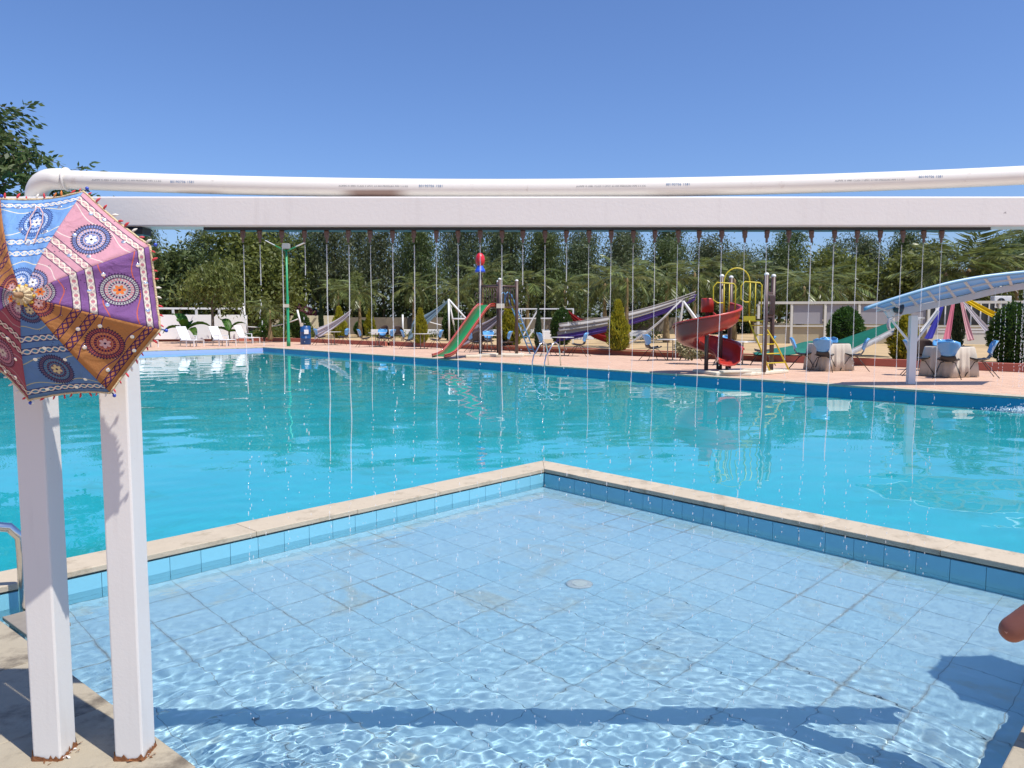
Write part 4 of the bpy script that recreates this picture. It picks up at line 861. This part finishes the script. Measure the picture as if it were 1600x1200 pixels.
strip('cloth_drape','white cloth strip hanging down beside the yellow cypress','drape',(4.55,31.5,.3),(7.2,33.5,2.12),.18,.5,(.66,.64,.62),.12,side=(.55,-.3,.6))
af=thing('hammock_stand','white pole stand holding the purple and white drapes','stand',(7.45,33.6,.19))
for p,q in (((0,0,2.0),(1.35,-.8,.0)),((0,0,2.0),(1.5,.8,0)),((0,0,2.0),(-.1,.9,0))): MB().tube([p,q],.05,8).build('pole',M_WHITE,af,True)
strip('net_hammock','dark red net hammock hung from the white frame','hammock',(2.75,38.0,1.72),(5.4,40,.75),.30,1.1,(.26,.02,.025),.35,side=(.1,-.2,1))
strip('cloth_drape','grey-lilac cloth hung behind the green slide tower','drape',(-.4,37.5,1.72),(-2.4,37.0,.55),.35,1.0,(.36,.33,.38),.2,side=(.2,-.2,1))
strip('cloth_drape','white cloth hammock hung behind the first tables','hammock',(-9.6,46,1.85),(-11.6,45.5,.55),.35,.75,(.62,.60,.64),.15,side=(.3,-.2,1))
aw=strip('shade_awning','grey-blue triangular shade cloth beside the round topiary','awning',(-3.6,43.5,2.45),(-5.7,43.0,.75),.12,1.5,(.17,.25,.31),.1,side=(.3,.3,1))
sw=thing('shade_stand','white three-legged pole stand at the tip of the grey shade cloth','stand',(-3.55,43.3,.19))
for p,q in (((0,0,2.35),(.05,-.3,.0)),((0,0,2.35),(1.3,.0,.9)),((0,0,2.35),(.4,.8,0)),((.2,0,1.25),(1.6,0,1.25)),((1.5,0,1.3),(1.55,0,0))): MB().tube([p,q],.05,8).build('pole',M_WHITE,sw,True)
wf=thing('tube_trestle','white rectangular tube frame with diagonal braces behind the blue ladder','trestle',(.35,38.5,.19))
for x in (0,.95,2.0,2.7): MB().bar((x,0,0),(x,0,1.72),.07,.07).build('upright',M_WHITE,wf)
for z in (1.75,1.28): MB().bar((-.03,0,z),(2.73,0,z),.06,.06).build('rail',M_WHITE,wf)
for p,q in (((.2,-.05,.4),(.93,-.05,1.7)),((.95,.05,1.0),(.3,.05,.1)),((2.02,-.05,1.7),(2.6,-.05,1.1)),((2.7,-.05,1.2),(3.4,-.05,.3))): MB().bar(p,q,.07,.07).build('brace',M_WHITE,wf)
rp=thing('rope_post','slim leaning white pole at the end of the white wall','pole',(-16.95,49.3,.15)); MB().tube([(-.2,0,2.3),(.1,0,0)],.055,8).build('pole',M_WHITE,rp,True)
rp2=thing('rope_post','short white leaning pole behind the green lamp post','pole',(-13.3,48.3,.9)); MB().tube([(-.12,0,1.1),(.12,0,0)],.06,8).build('pole',M_WHITE,rp2,True); MB().tube([(.08,0,0),(.1,.3,-.72)],.04,6).build('stake',M_WHITE,rp2,True)
cr_=MB().tube([Vector((-16.9,49.2,.95)).lerp(Vector((-13.35,48.3,1.45)),u)-Vector((0,0,.9*u*(1-u))) for u in np.linspace(0,1,14)],.035,6).build('rope',M_WHITE,None,True); tag(cr_,'white sagging rope between the two leaning poles','rope')
rp3=thing('rope_post','upright white post beside the third table from the lamp','pole',(-6.3,44.5,.19)); MB().tube([(0,0,0),(0,0,1.5)],.05,8).build('pole',M_WHITE,rp3,True)
tag(MB().tube([Vector((-5.0,44.2,1.35)).lerp(Vector((-2.4,44,.95)),u)-Vector((0,0,.5*u*(1-u))) for u in np.linspace(0,1,12)],.03,6).build('rope',M_WHITE,None,True),'thin white rope strung below the grey shade cloth','rope')
tag(MB().box((0,0,0),(12,.35,.35)).build('low_white_edging',M_WHITE,None,loc=(-3.5,52,.55),bevel=.03),'low white edging wall running behind the topiary','edging wall')
tag(MB().box((0,0,0),(7,.35,.55)).build('low_white_edging',M_WHITE,None,loc=(5,47,.45),bevel=.03),'second low white edging beyond the steel pool ladder','edging wall')
# green tarpaulins and the painted ramp by the cloth tables
tag(MB().grid(lambda u,v:Vector((8.2+2.3*u+.4*v,25.9+1.6*v-1.3*u,.24+.50*u*v+.08*u+.05*math.sin(u*14+v*5)*u)),24,8).build('tarpaulin',clothmat('green tarp',(.035,.22,.165),.25,.25),None,True,thick=.008),'pale green tarpaulin slope behind the cloth-covered table','tarpaulin')
tag(MB().grid(lambda u,v:Vector((11.4+1.7*u-.1*v,25.6+1.4*v-.6*u,.3+1.0*u*(1-.3*v)+.35*v)),20,8).build('tarpaulin',clothmat('dark green tarp',(.012,.16,.11),.2,.3),None,True,thick=.008),'dark green tarpaulin under the low end of the canopy','tarpaulin')
rm=thing('ramp','grey plank ramp leaning up to the green tarpaulin','ramp',(9.9,23.4,.2)); 
for k,(o,c) in enumerate(((0,(.36,.35,.33)),(.17,(.46,.45,.43)),(.34,(.30,.29,.27)))): MB().bar((.15,.0+o,.05),(2.75,.35+o,1.28),.15,.05).build('plank',mat('ramp plank %d'%k,c,.8,dirt=((.2,.19,.17),6,.5,.7)),rm)
rg=thing('ring_seat','grey ring-shaped hoop standing on the green tarpaulin','hoop',(12.35,24.7,1.27)); MB().tube([(.30*math.cos(a),0,.30*math.sin(a)) for a in np.linspace(0,2*math.pi,29)[:-1]],.055,8,closed=True).build('hoop',M_GREYW,rg,True)
# maypole-like drapes round the slim cypress
for l,b,w0,w1,c,tp in (('blue half of the cloth strip beside the canopy brace',(18.3,33.9,.55),.42,.14,(.05,.05,.34),(19.3,34.6,2.15)),('white half of the cloth strip beside the canopy brace',(18.0,34.0,.85),.26,.1,(.66,.66,.66),(19.35,34.7,2.25)),
    ('pink cloth strip on the table side of the slim cypress',(19.1,33.9,.45),.34,.14,(.62,.20,.27),(19.75,34.6,2.25)),('pale pink cloth strip on the other side of the slim cypress',(20.2,33.9,.5),.30,.12,(.66,.38,.40),(20.1,34.6,2.25)),
    ('white twisted cloth strip running down to the dark round bush',(21.3,33.9,.55),.36,.14,(.66,.62,.64),(20.15,34.6,2.25)),('yellow cloth strip above the dark round bush',(22.0,33.9,1.25),.55,.30,(.74,.53,.02),(20.3,34.6,2.3))):
    strip('cloth_drape',l,'drape',b,tp,w0,w1,c,.05,side=(1,0,.2),folds=2)
# ---------------------------------------------------------------- vegetation
RS=np.random.RandomState(21)
def leafmesh(name,C,D,N,L,Wd,m,shade=None,fold=0):
    n=len(C); D=D/np.linalg.norm(D,axis=1)[:,None]; Sd=np.cross(D,N); Sd/=np.linalg.norm(Sd,axis=1)[:,None]+1e-9
    L=np.broadcast_to(np.asarray(L,float).reshape(-1,1),(n,1)); Wd=np.broadcast_to(np.asarray(Wd,float).reshape(-1,1),(n,1))
    a=C; b=C+D*L*.45+Sd*Wd*.5; c=C+D*L; d=C+D*L*.45-Sd*Wd*.5
    vs=np.stack([a,b,c,d],1).reshape(-1,3); me=bpy.data.meshes.new(name); me.vertices.add(4*n); me.vertices.foreach_set('co',vs.ravel()); me.loops.add(4*n); me.loops.foreach_set('vertex_index',np.arange(4*n,dtype=np.int32)); me.polygons.add(n); me.polygons.foreach_set('loop_start',np.arange(0,4*n,4,dtype=np.int32)); me.update(calc_edges=True)
    at=me.attributes.new('shade','FLOAT','POINT'); sh=RS.rand(n) if shade is None else np.clip(shade,0,1); at.data.foreach_set('value',np.repeat(sh,4).astype(np.float32)); me.materials.append(m); return me
def rdir(n,droop=0):
    d=RS.normal(size=(n,3)); d/=np.linalg.norm(d,axis=1)[:,None]; d[:,2]-=droop; return d
L_EUC=leafmat('leaf eucalyptus',(.026,.042,.017),(.125,.155,.065),.25); L_EUC2=leafmat('leaf dark',(.028,.050,.015),(.115,.155,.048),.25); L_BROAD=leafmat('leaf broad',(.036,.062,.012),(.165,.19,.042),.3); L_PALM=leafmat('leaf palm',(.018,.036,.008),(.20,.235,.07),.28,.3,.35); L_TOP=leafmat('leaf topiary',(.012,.040,.008),(.07,.14,.022),.2,.2); L_GOLD=leafmat('leaf gold',(.085,.105,.010),(.42,.37,.03),.3,.2); L_CYP=leafmat('leaf cypress',(.014,.030,.014),(.05,.085,.035),.15); L_BAN=leafmat('leaf banana',(.03,.10,.015),(.10,.22,.03),.4); L_FLOW=leafmat('leaf pale shrub',(.10,.13,.035),(.55,.52,.30),.2); L_BOUG=leafmat('leaf bougainvillea',(.16,.05,.07),(.36,.15,.18),.25); L_NEAR=leafmat('leaf near tree',(.022,.046,.012),(.10,.135,.04),.3)
def skeleton(h,n_l,spread,lean,r0,seed,up=.55,trunk_f=.45):
    r=random.Random(seed); mb=MB(); tips=[]
    tp=[Vector((lean*h*(k/6)**2*.3+r.uniform(-.05,.05)*k*.25,r.uniform(-.05,.05)*k*.25,h*.92*k/6)) for k in range(7)]; mb.tube(tp,[r0*(1-.82*k/6) for k in range(7)],8)
    for i in range(n_l):
        f=trunk_f+(1-trunk_f)*(i+.5)/n_l; s=f*6; k=min(int(s),5); b=tp[k].lerp(tp[k+1],s-k); a=i*2.4+r.uniform(-.5,.5); ln=spread*(1.05-.65*((f-trunk_f)/(1-trunk_f)))*r.uniform(.6,1.15)
        d=Vector((math.cos(a),math.sin(a),up+r.uniform(-.1,.35))); m1=b+d*ln*.5; e=b+d*ln+Vector((0,0,-.08*ln)); rr=r0*(1-.8*f)*.55+.01; mb.tube([b,m1,e],[rr,rr*.7,rr*.3],6)
        tips+= [(m1,.7),(e,1)]
        for j in range(3):
            a2=a+r.uniform(-1.1,1.1); e2=m1+Vector((math.cos(a2),math.sin(a2),r.uniform(.0,.7)))*ln*r.uniform(.35,.6); mb.tube([m1,e2],[rr*.5,rr*.2],5); tips.append((e2,.85))
    tips.append((tp[-1],.8)); return mb,tips
def tree_proto(h,n_l,spread,r0,seed,leaf,nleaf,L,Wd,cl,droop,up,tf,sq=1.):
    mb,tips=skeleton(h,n_l,spread,.1,r0,seed,up,tf); C=[]; sh=[]
    for p,w in tips:
        k=int(nleaf*w/len(tips)*1.15); q=RS.normal(size=(k,3))*np.array([cl,cl,cl*.75*sq])*(.8+.5*RS.rand()); C.append(q+np.array(p)); sh.append(RS.rand(k)*.75+RS.rand()*.35)
    C=np.concatenate(C); n=len(C); N=rdir(n); me=leafmesh('crown',C,rdir(n,droop),N,L*(.6+.8*RS.rand(n)),Wd*(.7+.6*RS.rand(n)),leaf,np.concatenate(sh))
    return mb.mesh('trunk',M_TRUNK,True),me
def plant(name,label,cat,loc,rz,sc,parts,group=None):
    t=thing(name,label,cat,loc,rz,group); t.scale=sc if hasattr(sc,'__len__') else (sc,sc,sc)
    for nm,me in parts: link(nm,me,t)
    return t
# eucalyptus rows
EU=[tree_proto(9.5,15,2.0,.17,s,L_EUC if s!=3 else L_EUC2,8200,.30,.082,.50,.9,.75,.22,1.3) for s in (1,2,3)]
rt_=random.Random(12); k=0
for row,(y,step,nm) in enumerate(((66,3.5,'front'),(77,4.3,'back'))):
    x=-47-3*row; i=0
    while x<50+5*row:
        hgt=rt_.uniform(.84,1.15) if x<18 else rt_.uniform(.68,1.0)
        if row==0 and (-31<x<-27.5): x+=3.0
        if row==1 and -34<x<-27: x+=7
        plant('eucalyptus_tree','tall grey-green eucalyptus, %s from the umbrella side in the %s tree row'%(ordn(i),nm),'tree',(x,y+rt_.uniform(-2,2),0),rt_.uniform(0,6.28),(1,1,hgt*(1.0+.13*row)),[('trunk',EU[k%3][0]),('crown',EU[k%3][1])],nm+' row of eucalyptus trees'); k+=1; i+=1
        x+=step*rt_.uniform(.72,1.2)
# bushier trees in front of them
BR=[tree_proto(5.6,11,2.0,.15,s,L_BROAD if s==7 else L_EUC2,5200,.30,.15,.55,.5,.35,.18) for s in (7,8)]
bl=[(-24.5,57,1.15,1,'dark bushy tree rising above the white wall behind the umbrella'),(-27.8,61,1.05,0,'yellow-green bushy tree seen just past the umbrella tassels'),(-20.8,60.5,1.45,0,'tall leafy bright green tree above the white wall'),(-18.6,58,1.05,0,'olive green bushy tree above the leaning white pole'),(-13.5,65,.9,1,'dark green bushy tree behind the lamp post'),(-8,65,.85,1,'dark bushy tree behind the first palm'),(-2,64,.95,1,'dark bushy tree behind the green slide'),(4.5,65,.9,1,'dark bushy tree behind the blue ladder'),(11,64,.95,1,'dark bushy tree behind the long purple drape'),(18,63,1.0,1,'dark bushy tree behind the red slide tower'),(25,60,1.1,0,'yellow-green bushy tree behind the garden room'),(30.5,58,1.12,0,'broad light green tree above the low end of the canopy'),(36,56,1.1,1,'dark bushy tree behind the tall palm'),(41,60,1.15,0,'olive tree at the far end behind the canopy'),(-32,58,1.2,1,'dark bushy tree hidden mostly behind the umbrella')]
for x,y,s,v,l in bl: plant('bushy_tree',l,'tree',(x,y,.1),rt_.uniform(0,6.28),(s*1.15,s*1.15,s),[('trunk',BR[v][0]),('crown',BR[v][1])],'bushy trees in front of the eucalyptus')
ST=tree_proto(4.3,9,1.5,.11,31,L_BROAD,3600,.26,.10,.42,1.1,.5,.42)
plant('leaning_tree','slender brown-trunked tree with drooping leaves behind the sun loungers','tree',(-18.0,46.4,.1),1.,1.05,[('trunk',ST[0]),('crown',ST[1])])
# undergrowth in front of the rows
n=12000; X=RS.uniform(-52,55,n); hh=3.0+1.0*np.sin(X*.55)+.8*np.sin(X*1.31+2); Cc=np.stack([X,68+RS.normal(0,1.0,n),np.abs(RS.rand(n))**.8*hh],1); tag(link('undergrowth',leafmesh('undergrowth',Cc,rdir(n,.2),rdir(n),.6,.3,L_EUC2)),'dark undergrowth beneath the tree rows','undergrowth',kind='stuff')
n=2600; X=RS.uniform(-24.5,-16.2,n); Cc=np.stack([X,63.5+RS.normal(0,.5,n),1.2+RS.rand(n)*(1.1+.3*np.sin(X*1.7))],1); tag(link('bougainvillea',leafmesh('bougainvillea',Cc,rdir(n,.3),rdir(n),.28,.16,L_BOUG)),'dusty pink bougainvillea topping the cream wall','bougainvillea',kind='stuff')
n=2400; X=RS.uniform(-17.6,-13.2,n); Cc=np.stack([X,52.5+RS.normal(0,.7,n),.2+RS.rand(n)*(.55+.2*np.sin(X*3))],1); tag(link('ground_cover',leafmesh('ground_cover',Cc,rdir(n,-.3),rdir(n),.22,.10,L_BROAD)),'low green ground cover below the sagging rope','ground cover',kind='stuff')
n=3000; X=RS.uniform(-10,9,n); Cc=np.stack([X,50+RS.normal(0,.8,n)-.35*X,.2+RS.rand(n)*(.30+.22*np.sin(X*2.3))],1); tag(link('ground_cover',leafmesh('ground_cover',Cc,rdir(n,-.3),rdir(n),.2,.09,L_BROAD)),'patchy low weeds along the garden behind the slide','ground cover',kind='stuff')
# palms: each frond its own part
def frond_mesh(seed,ln,arch,wd,nl):
    r=random.Random(seed); pts=[Vector((ln*math.sin(arch*u)/arch,0,ln*(math.cos(arch*u)-1)/arch*1.0)) for u in np.linspace(0,1,12)]
    C=[];D=[];Nn=[];Ls=[]
    for i in range(nl):
        u=.12+.88*(i+.5)/nl; s=u*11; k=min(int(s),10); p=pts[k].lerp(pts[k+1],s-k); t=(pts[k+1]-pts[k]).normalized(); l=wd*math.sin(math.pi*(.12+.83*u))*r.uniform(.8,1.1)
        for sd in (-1,1):
            d=(Vector((0,sd,0))*1.0+t*.75+Vector((0,0,-.6+r.uniform(-.6,.4)))).normalized(); C.append(p); D.append(d); Nn.append(Vector((r.uniform(-.3,.3),-sd*.4,1))); Ls.append(l)
    me=leafmesh('frond',np.array([tuple(c) for c in C]),np.array([tuple(c) for c in D]),np.array([tuple(c) for c in Nn]),np.array(Ls),.055+.02*RS.rand(len(C)),L_PALM)
    return me
FRO=[frond_mesh(s,a,b,c,27) for s,a,b,c in ((1,2.1,1.25,.72),(2,2.2,1.6,.70),(3,2.1,.8,.76),(4,2.1,2.0,.60))]
RACH=MB().tube([(2.1*math.sin(1.25*u)/1.25,0,2.1*(math.cos(1.25*u)-1)/1.25) for u in np.linspace(0,.9,8)],[.025,.022,.018,.015,.012,.01,.008,.005],5).mesh('rachis',L_PALM)
PT=MB().lathe([(.20,0),(.24,.15),(.20,.6),(.14,1.0),(.11,1.6),(.10,2.2),(.09,2.6),(.0,2.7)],n=10).mesh('trunk',mat('palm trunk',(.24,.17,.08),.9,var=.3,scale=8,bump=.5,bscale=12),True)
def palm(label,x,y,hc,sc,nf,seed,erect=0,z=.15):
    r=random.Random(seed); t=thing('palm_tree',label,'palm',(x,y,z),0,'palms in the garden'); link('trunk',PT,t,(0,0,0),(0,0,0),(sc*.8,sc*.8,hc/2.55))
    for i in range(nf):
        a=i*2.3999+r.uniform(-.2,.2); lift=1.45*(1-i/nf)-.25+erect+r.uniform(-.15,.15); k=r.choice([0,1,2]) if lift>.35 else r.choice([1,3,0]); f=link('frond',FRO[k],t,(0,0,hc+.05*sc+.1*sc*(1-i/nf)),(0,-lift*.95,a),sc*r.uniform(.85,1.12))
    return t
pl=[(-14.9,47.5,1.75,.85,'small palm drooping beside the end of the white wall'),(-10.25,52,2.9,1.0,'bottle-trunked palm behind the first tables'),(-12.6,56,3.2,.95,'palm rising behind the lamp post'),(-7.0,55,3.4,1.0,'palm right of the bottle palm, behind the second table'),(-3.9,54,3.1,1.1,'palm above the grey triangular shade cloth'),(-1.9,50,3.9,1.05,'palm directly behind the rocket-topped tower'),(1.0,50,3.4,1.15,'palm behind the blue ladder'),(3.4,50,3.0,1.1,'palm above the red net hammock'),(5.7,47.5,3.3,1.15,'palm with bare trunk over the red net hammock'),(4.95,33.3,2.9,.80,'palm with grey wrapped foot by the yellow cypress'),(8.2,41,3.2,1.05,'palm above the stand of the purple drape'),(10.6,45,3.8,1.2,'palm behind the yellow hoop of the red slide tower'),(13.2,46,3.5,1.2,'palm over the first bay of the garden room'),(15.65,41.5,2.9,1.15,'palm with dark trunk before the grey blinds'),(17.3,43.5,3.1,1.2,'palm with pale trunk before the grey blinds'),(19.5,46,3.0,1.1,'palm above the large round topiary'),(23.5,42,3.6,1.35,'palm above the middle of the canopy')]
for i,(x,y,hc,sc,l) in enumerate(pl): palm(l,x,y,hc,sc,17,50+i)
palm('large wild-headed palm with upright fronds above the canopy',25.6,43.5,3.9,1.75,30,77,.22)
palm('second large palm close to the frame edge above the canopy',29.3,45,4.0,1.5,26,78,.15)
# topiary
def ovoid(n,L,Wd,leaf,zs=1.,inner=.86):
    d=rdir(n); d/=np.linalg.norm(d,axis=1)[:,None]; rr=inner+(1.04-inner)*RS.rand(n)+.06*np.sin(d[:,0]*9+d[:,2]*7)*np.sin(d[:,1]*8); C=d*rr[:,None]; C[:,2]=C[:,2]*zs+zs
    taper=1-.22*(C[:,2:3]/(2*zs))**2; C[:,:2]*=taper; D=d+RS.normal(size=(n,3))*.6; D[:,2]+=.25; return leafmesh('foliage',C,D,rdir(n),L*(.6+.8*RS.rand(n)),Wd,leaf)
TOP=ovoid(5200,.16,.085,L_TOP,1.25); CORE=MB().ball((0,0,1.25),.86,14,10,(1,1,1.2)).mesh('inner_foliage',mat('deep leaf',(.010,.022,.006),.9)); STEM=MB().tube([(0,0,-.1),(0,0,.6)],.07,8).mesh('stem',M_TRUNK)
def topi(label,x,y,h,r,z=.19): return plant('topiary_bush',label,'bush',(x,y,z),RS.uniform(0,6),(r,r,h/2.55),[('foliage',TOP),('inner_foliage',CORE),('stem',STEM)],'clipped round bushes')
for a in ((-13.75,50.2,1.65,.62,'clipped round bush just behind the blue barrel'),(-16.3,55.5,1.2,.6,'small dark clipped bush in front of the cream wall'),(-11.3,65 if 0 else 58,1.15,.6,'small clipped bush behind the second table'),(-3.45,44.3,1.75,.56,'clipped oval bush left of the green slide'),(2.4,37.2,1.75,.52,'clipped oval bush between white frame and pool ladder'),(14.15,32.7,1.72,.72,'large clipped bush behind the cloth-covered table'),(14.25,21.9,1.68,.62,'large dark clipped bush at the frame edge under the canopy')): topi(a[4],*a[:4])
def spire(n,leaf,L=.20,Wd=.06):
    z=RS.rand(n)**.9; a=RS.uniform(0,6.283,n); prof=np.minimum(1,(1-z)*1.7+.02)*(.75+.25*np.minimum(1,z*6))*(1+.16*np.sin(a*3+z*16)); rr=prof*(.72+.33*RS.rand(n)); C=np.stack([rr*np.cos(a),rr*np.sin(a),z*4],1); D=np.stack([np.cos(a)*.6,np.sin(a)*.6,1.1+0*a],1)+RS.normal(size=(n,3))*.35; return leafmesh('foliage',C,D,rdir(n),L*(.7+.9*RS.rand(n)),Wd*2,leaf,np.clip(RS.rand(n)*.6+.4*z,0,1))
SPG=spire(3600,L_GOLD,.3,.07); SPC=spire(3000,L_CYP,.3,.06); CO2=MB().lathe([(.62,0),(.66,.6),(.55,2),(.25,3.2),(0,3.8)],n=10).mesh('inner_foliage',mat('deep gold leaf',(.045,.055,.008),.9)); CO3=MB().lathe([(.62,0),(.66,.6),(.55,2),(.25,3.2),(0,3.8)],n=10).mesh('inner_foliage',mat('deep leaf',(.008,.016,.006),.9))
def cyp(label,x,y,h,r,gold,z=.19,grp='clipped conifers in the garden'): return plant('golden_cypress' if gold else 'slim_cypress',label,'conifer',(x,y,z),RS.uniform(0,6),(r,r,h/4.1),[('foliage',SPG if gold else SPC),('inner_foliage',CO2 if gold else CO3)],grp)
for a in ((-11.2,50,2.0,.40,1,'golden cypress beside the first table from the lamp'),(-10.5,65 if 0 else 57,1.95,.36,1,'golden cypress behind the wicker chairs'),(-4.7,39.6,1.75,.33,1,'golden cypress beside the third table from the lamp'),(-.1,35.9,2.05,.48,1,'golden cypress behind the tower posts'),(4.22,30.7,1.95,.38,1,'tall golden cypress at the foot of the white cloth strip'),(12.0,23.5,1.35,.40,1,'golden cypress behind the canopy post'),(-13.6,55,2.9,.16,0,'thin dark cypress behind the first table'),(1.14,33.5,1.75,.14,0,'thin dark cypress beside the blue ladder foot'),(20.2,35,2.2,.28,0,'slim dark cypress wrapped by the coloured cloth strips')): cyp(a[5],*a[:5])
n=1500; d=rdir(n); d/=np.linalg.norm(d,axis=1)[:,None]; FL=leafmesh('foliage',d*(.6+.45*RS.rand(n))[:,None]*np.array([.48,.45,.36])+np.array([0,0,.36]),d+RS.normal(size=(n,3))*.5,rdir(n),.10,.06,L_FLOW); plant('variegated_shrub','pale variegated shrub at the kerb left of the red slide','shrub',(5.75,24.7,.19),0,1.,[('foliage',FL)])
# banana plants
def banana(label,x,y,h,ls,z=.15):
    t=thing('banana_plant',label,'plant',(x,y,z),0,'banana plants by the white wall'); MB().tube([(0,0,0),(0,.0,h*.45)],[.07,.05],8).build('stem',M_GPOST if 0 else mat('banana stem',(.12,.17,.05),.7),t)
    for az,lift,ln in ls:
        mb=MB(); 
        def f(u,v):
            s=v*2-1; w=.27*ln/1.1*math.sin(math.pi*min(1,.08+.92*u))**.7*(1-.1*u)+.012; th=lift-1.0*u*u; r_=ln*u; return Vector((r_*math.cos(lift-.55*u*u),s*w,h*.42+r_*math.sin(lift-.55*u*u)+.10*abs(s)*w/.2+.012*math.sin(u*40)*abs(s)))
        mb.grid(f,16,6); o=mb.build('leaf',L_BAN,t,True,thick=.004); at=o.data.attributes.new('shade','FLOAT','POINT'); at.data.foreach_set('value',[RS.rand()*.25+.3+.3*abs((i%7)-3)/3 for i in range(len(o.data.vertices))]); o.rotation_euler=(0,0,az)
banana('large banana plant between the umbrella and first lounger',-19.3,45.6,1.45,((R(150),1.2,1.5),(R(20),.62,1.5),(R(190),.4,1.3),(R(-40),.2,1.25),(R(95),.9,1.2),(R(-90),1.0,1.2)))
banana('banana plant behind the second lounger',-17.1,46.6,1.2,((R(140),1.2,1.2),(R(25),1.0,1.1),(R(185),.5,1.1),(R(-10),.15,1.2)))
banana('short spreading banana plant at the end of the white wall',-16.25,47.8,.35,((R(160),.55,.85),(R(15),.5,.85),(R(80),1.2,.6)))
n=500; C_=RS.normal(size=(n,3))*np.array([.13,.13,.26])+np.array([0,0,.75]); plant('young_tree','young leafy sapling in the sand left of the lamp post','sapling',(-15.4,47.9,.15),0,1,[('foliage',leafmesh('foliage',C_,rdir(n,.3),rdir(n),.18,.08,L_BAN)),('stem',STEM)])
# the near tree at the frame edge
mbt,tips=skeleton(8.6,16,3.6,.2,.2,91,.55,.35); C=[];Dd=[]
rr=random.Random(9)
for p,w in tips:
    for j in range(9):
        e=p+Vector((rr.gauss(0,.55),rr.gauss(0,.55),rr.gauss(0,.45))); mbt.tube([p,(p+e)/2+Vector((0,0,.08)),e],[.014,.010,.005],5)
        for q in range(25):
            u=rr.uniform(.2,1.1); c=p.lerp(e,u)+Vector((rr.gauss(0,.09),rr.gauss(0,.09),rr.gauss(0,.08))); C.append(tuple(c)); d=(e-p)+Vector((rr.gauss(0,.5),rr.gauss(0,.5),-.55+rr.gauss(0,.35))); Dd.append(tuple(d))
C=np.array(C); n=len(C); NE=leafmesh('crown',C,np.array(Dd),rdir(n),(.17+.10*RS.rand(n)),.085+.035*RS.rand(n),L_NEAR)
plant('broadleaf_tree','large-leaved green tree rising behind the pipe elbow','tree',(-16.1,21.5,0),R(40),(1.0,1.0,.87),[('trunk',mbt.mesh('trunk',M_TRUNK,True)),('crown',NE)])
# ---------------------------------------------------------------- the fingertip at the frame edge: a whole left hand with wrist
def hand():
    M_SKIN=NT('skin'); co=M_SKIN.coord(); c=M_SKIN.mix(M_SKIN.noise(co,60,5),(.17,.065,.045),(.22,.09,.062)); M_SKIN.l.new(c,M_SKIN.b.inputs['Base Color']); M_SKIN.b.inputs['Roughness'].default_value=.5; M_SKIN.b.inputs['Subsurface Weight'].default_value=.12; M_SKIN.b.inputs['Subsurface Radius'].default_value=(.01,.004,.002); M_SKIN.l.new(M_SKIN.bump(M_SKIN.noise(co,900,3),.15,.0006),M_SKIN.b.inputs['Normal'])
    root=thing('hand','fingertip of a pointing hand reaching in at the frame edge','hand',(.2375,.36,1.2985))
    X=Vector((.76,-.2,.50)).normalized(); Z=Vector((-.36,.1,.78)); Z=(Z-X*Z.dot(X)).normalized(); Yv=Z.cross(X)
    def W(x,y,z): return X*x+Yv*y+Z*z
    mb=MB()
    def finger(p,r):
        mb.ball(p[0],r[0]*1.0,10,8); mb.tube(p,r,12); mb.ball(p[-1],r[-1],10,8)
        for a,b in zip(p[1:-1],r[1:-1]): mb.ball(a,b*1.0,10,8)
    finger([W(.004,0,0),W(.028,0,.003),W(.052,0,.002),W(.092,0,-.006)],[.0062,.0080,.0086,.0100])          # pointing index
    finger([W(.078,-.020,-.046),W(.070,-.021,-.024),W(.086,-.021,-.007),W(.104,-.019,-.006)],[.0068,.0080,.0086,.0100])
    finger([W(.082,-.040,-.044),W(.076,-.041,-.024),W(.090,-.040,-.009),W(.106,-.038,-.008)],[.0064,.0076,.0082,.0096])
    finger([W(.086,-.057,-.038),W(.082,-.058,-.022),W(.096,-.057,-.011),W(.112,-.054,-.010)],[.0056,.0066,.0072,.0088])
    finger([W(.080,.026,-.040),W(.100,.032,-.030),W(.124,.026,-.018),W(.150,.004,-.012)],[.0078,.0092,.0105,.0135])   # thumb
    for t in np.linspace(0,1,7):
        for s in np.linspace(0,1,5): mb.ball(W(.095+.075*t,(.002-.056*s)*(1-.22*t),-.010),.0125+.003*t,8,6)
    finger([W(.168,-.022,-.010),W(.20,-.023,-.010),W(.30,-.025,-.012),W(.40,-.028,-.02)],[.021,.022,.028,.034])
    o=mb.build('hand_skin',M_SKIN.m,root,True); md=o.modifiers.new('r','REMESH'); md.mode='VOXEL'; md.voxel_size=.0016; md.use_smooth_shade=True; sm=o.modifiers.new('s','SMOOTH'); sm.factor=.5; sm.iterations=6
    nl=MB(); nl.grid(lambda u,v:W(.0005+.0105*u,(v-.5)*.0088,.0034+.0018*u-.0072*((v-.5)**2)),6,6); nl.build('fingernail',mat('nail',(.45,.26,.21),.3),root,True,thick=.0006)
hand()
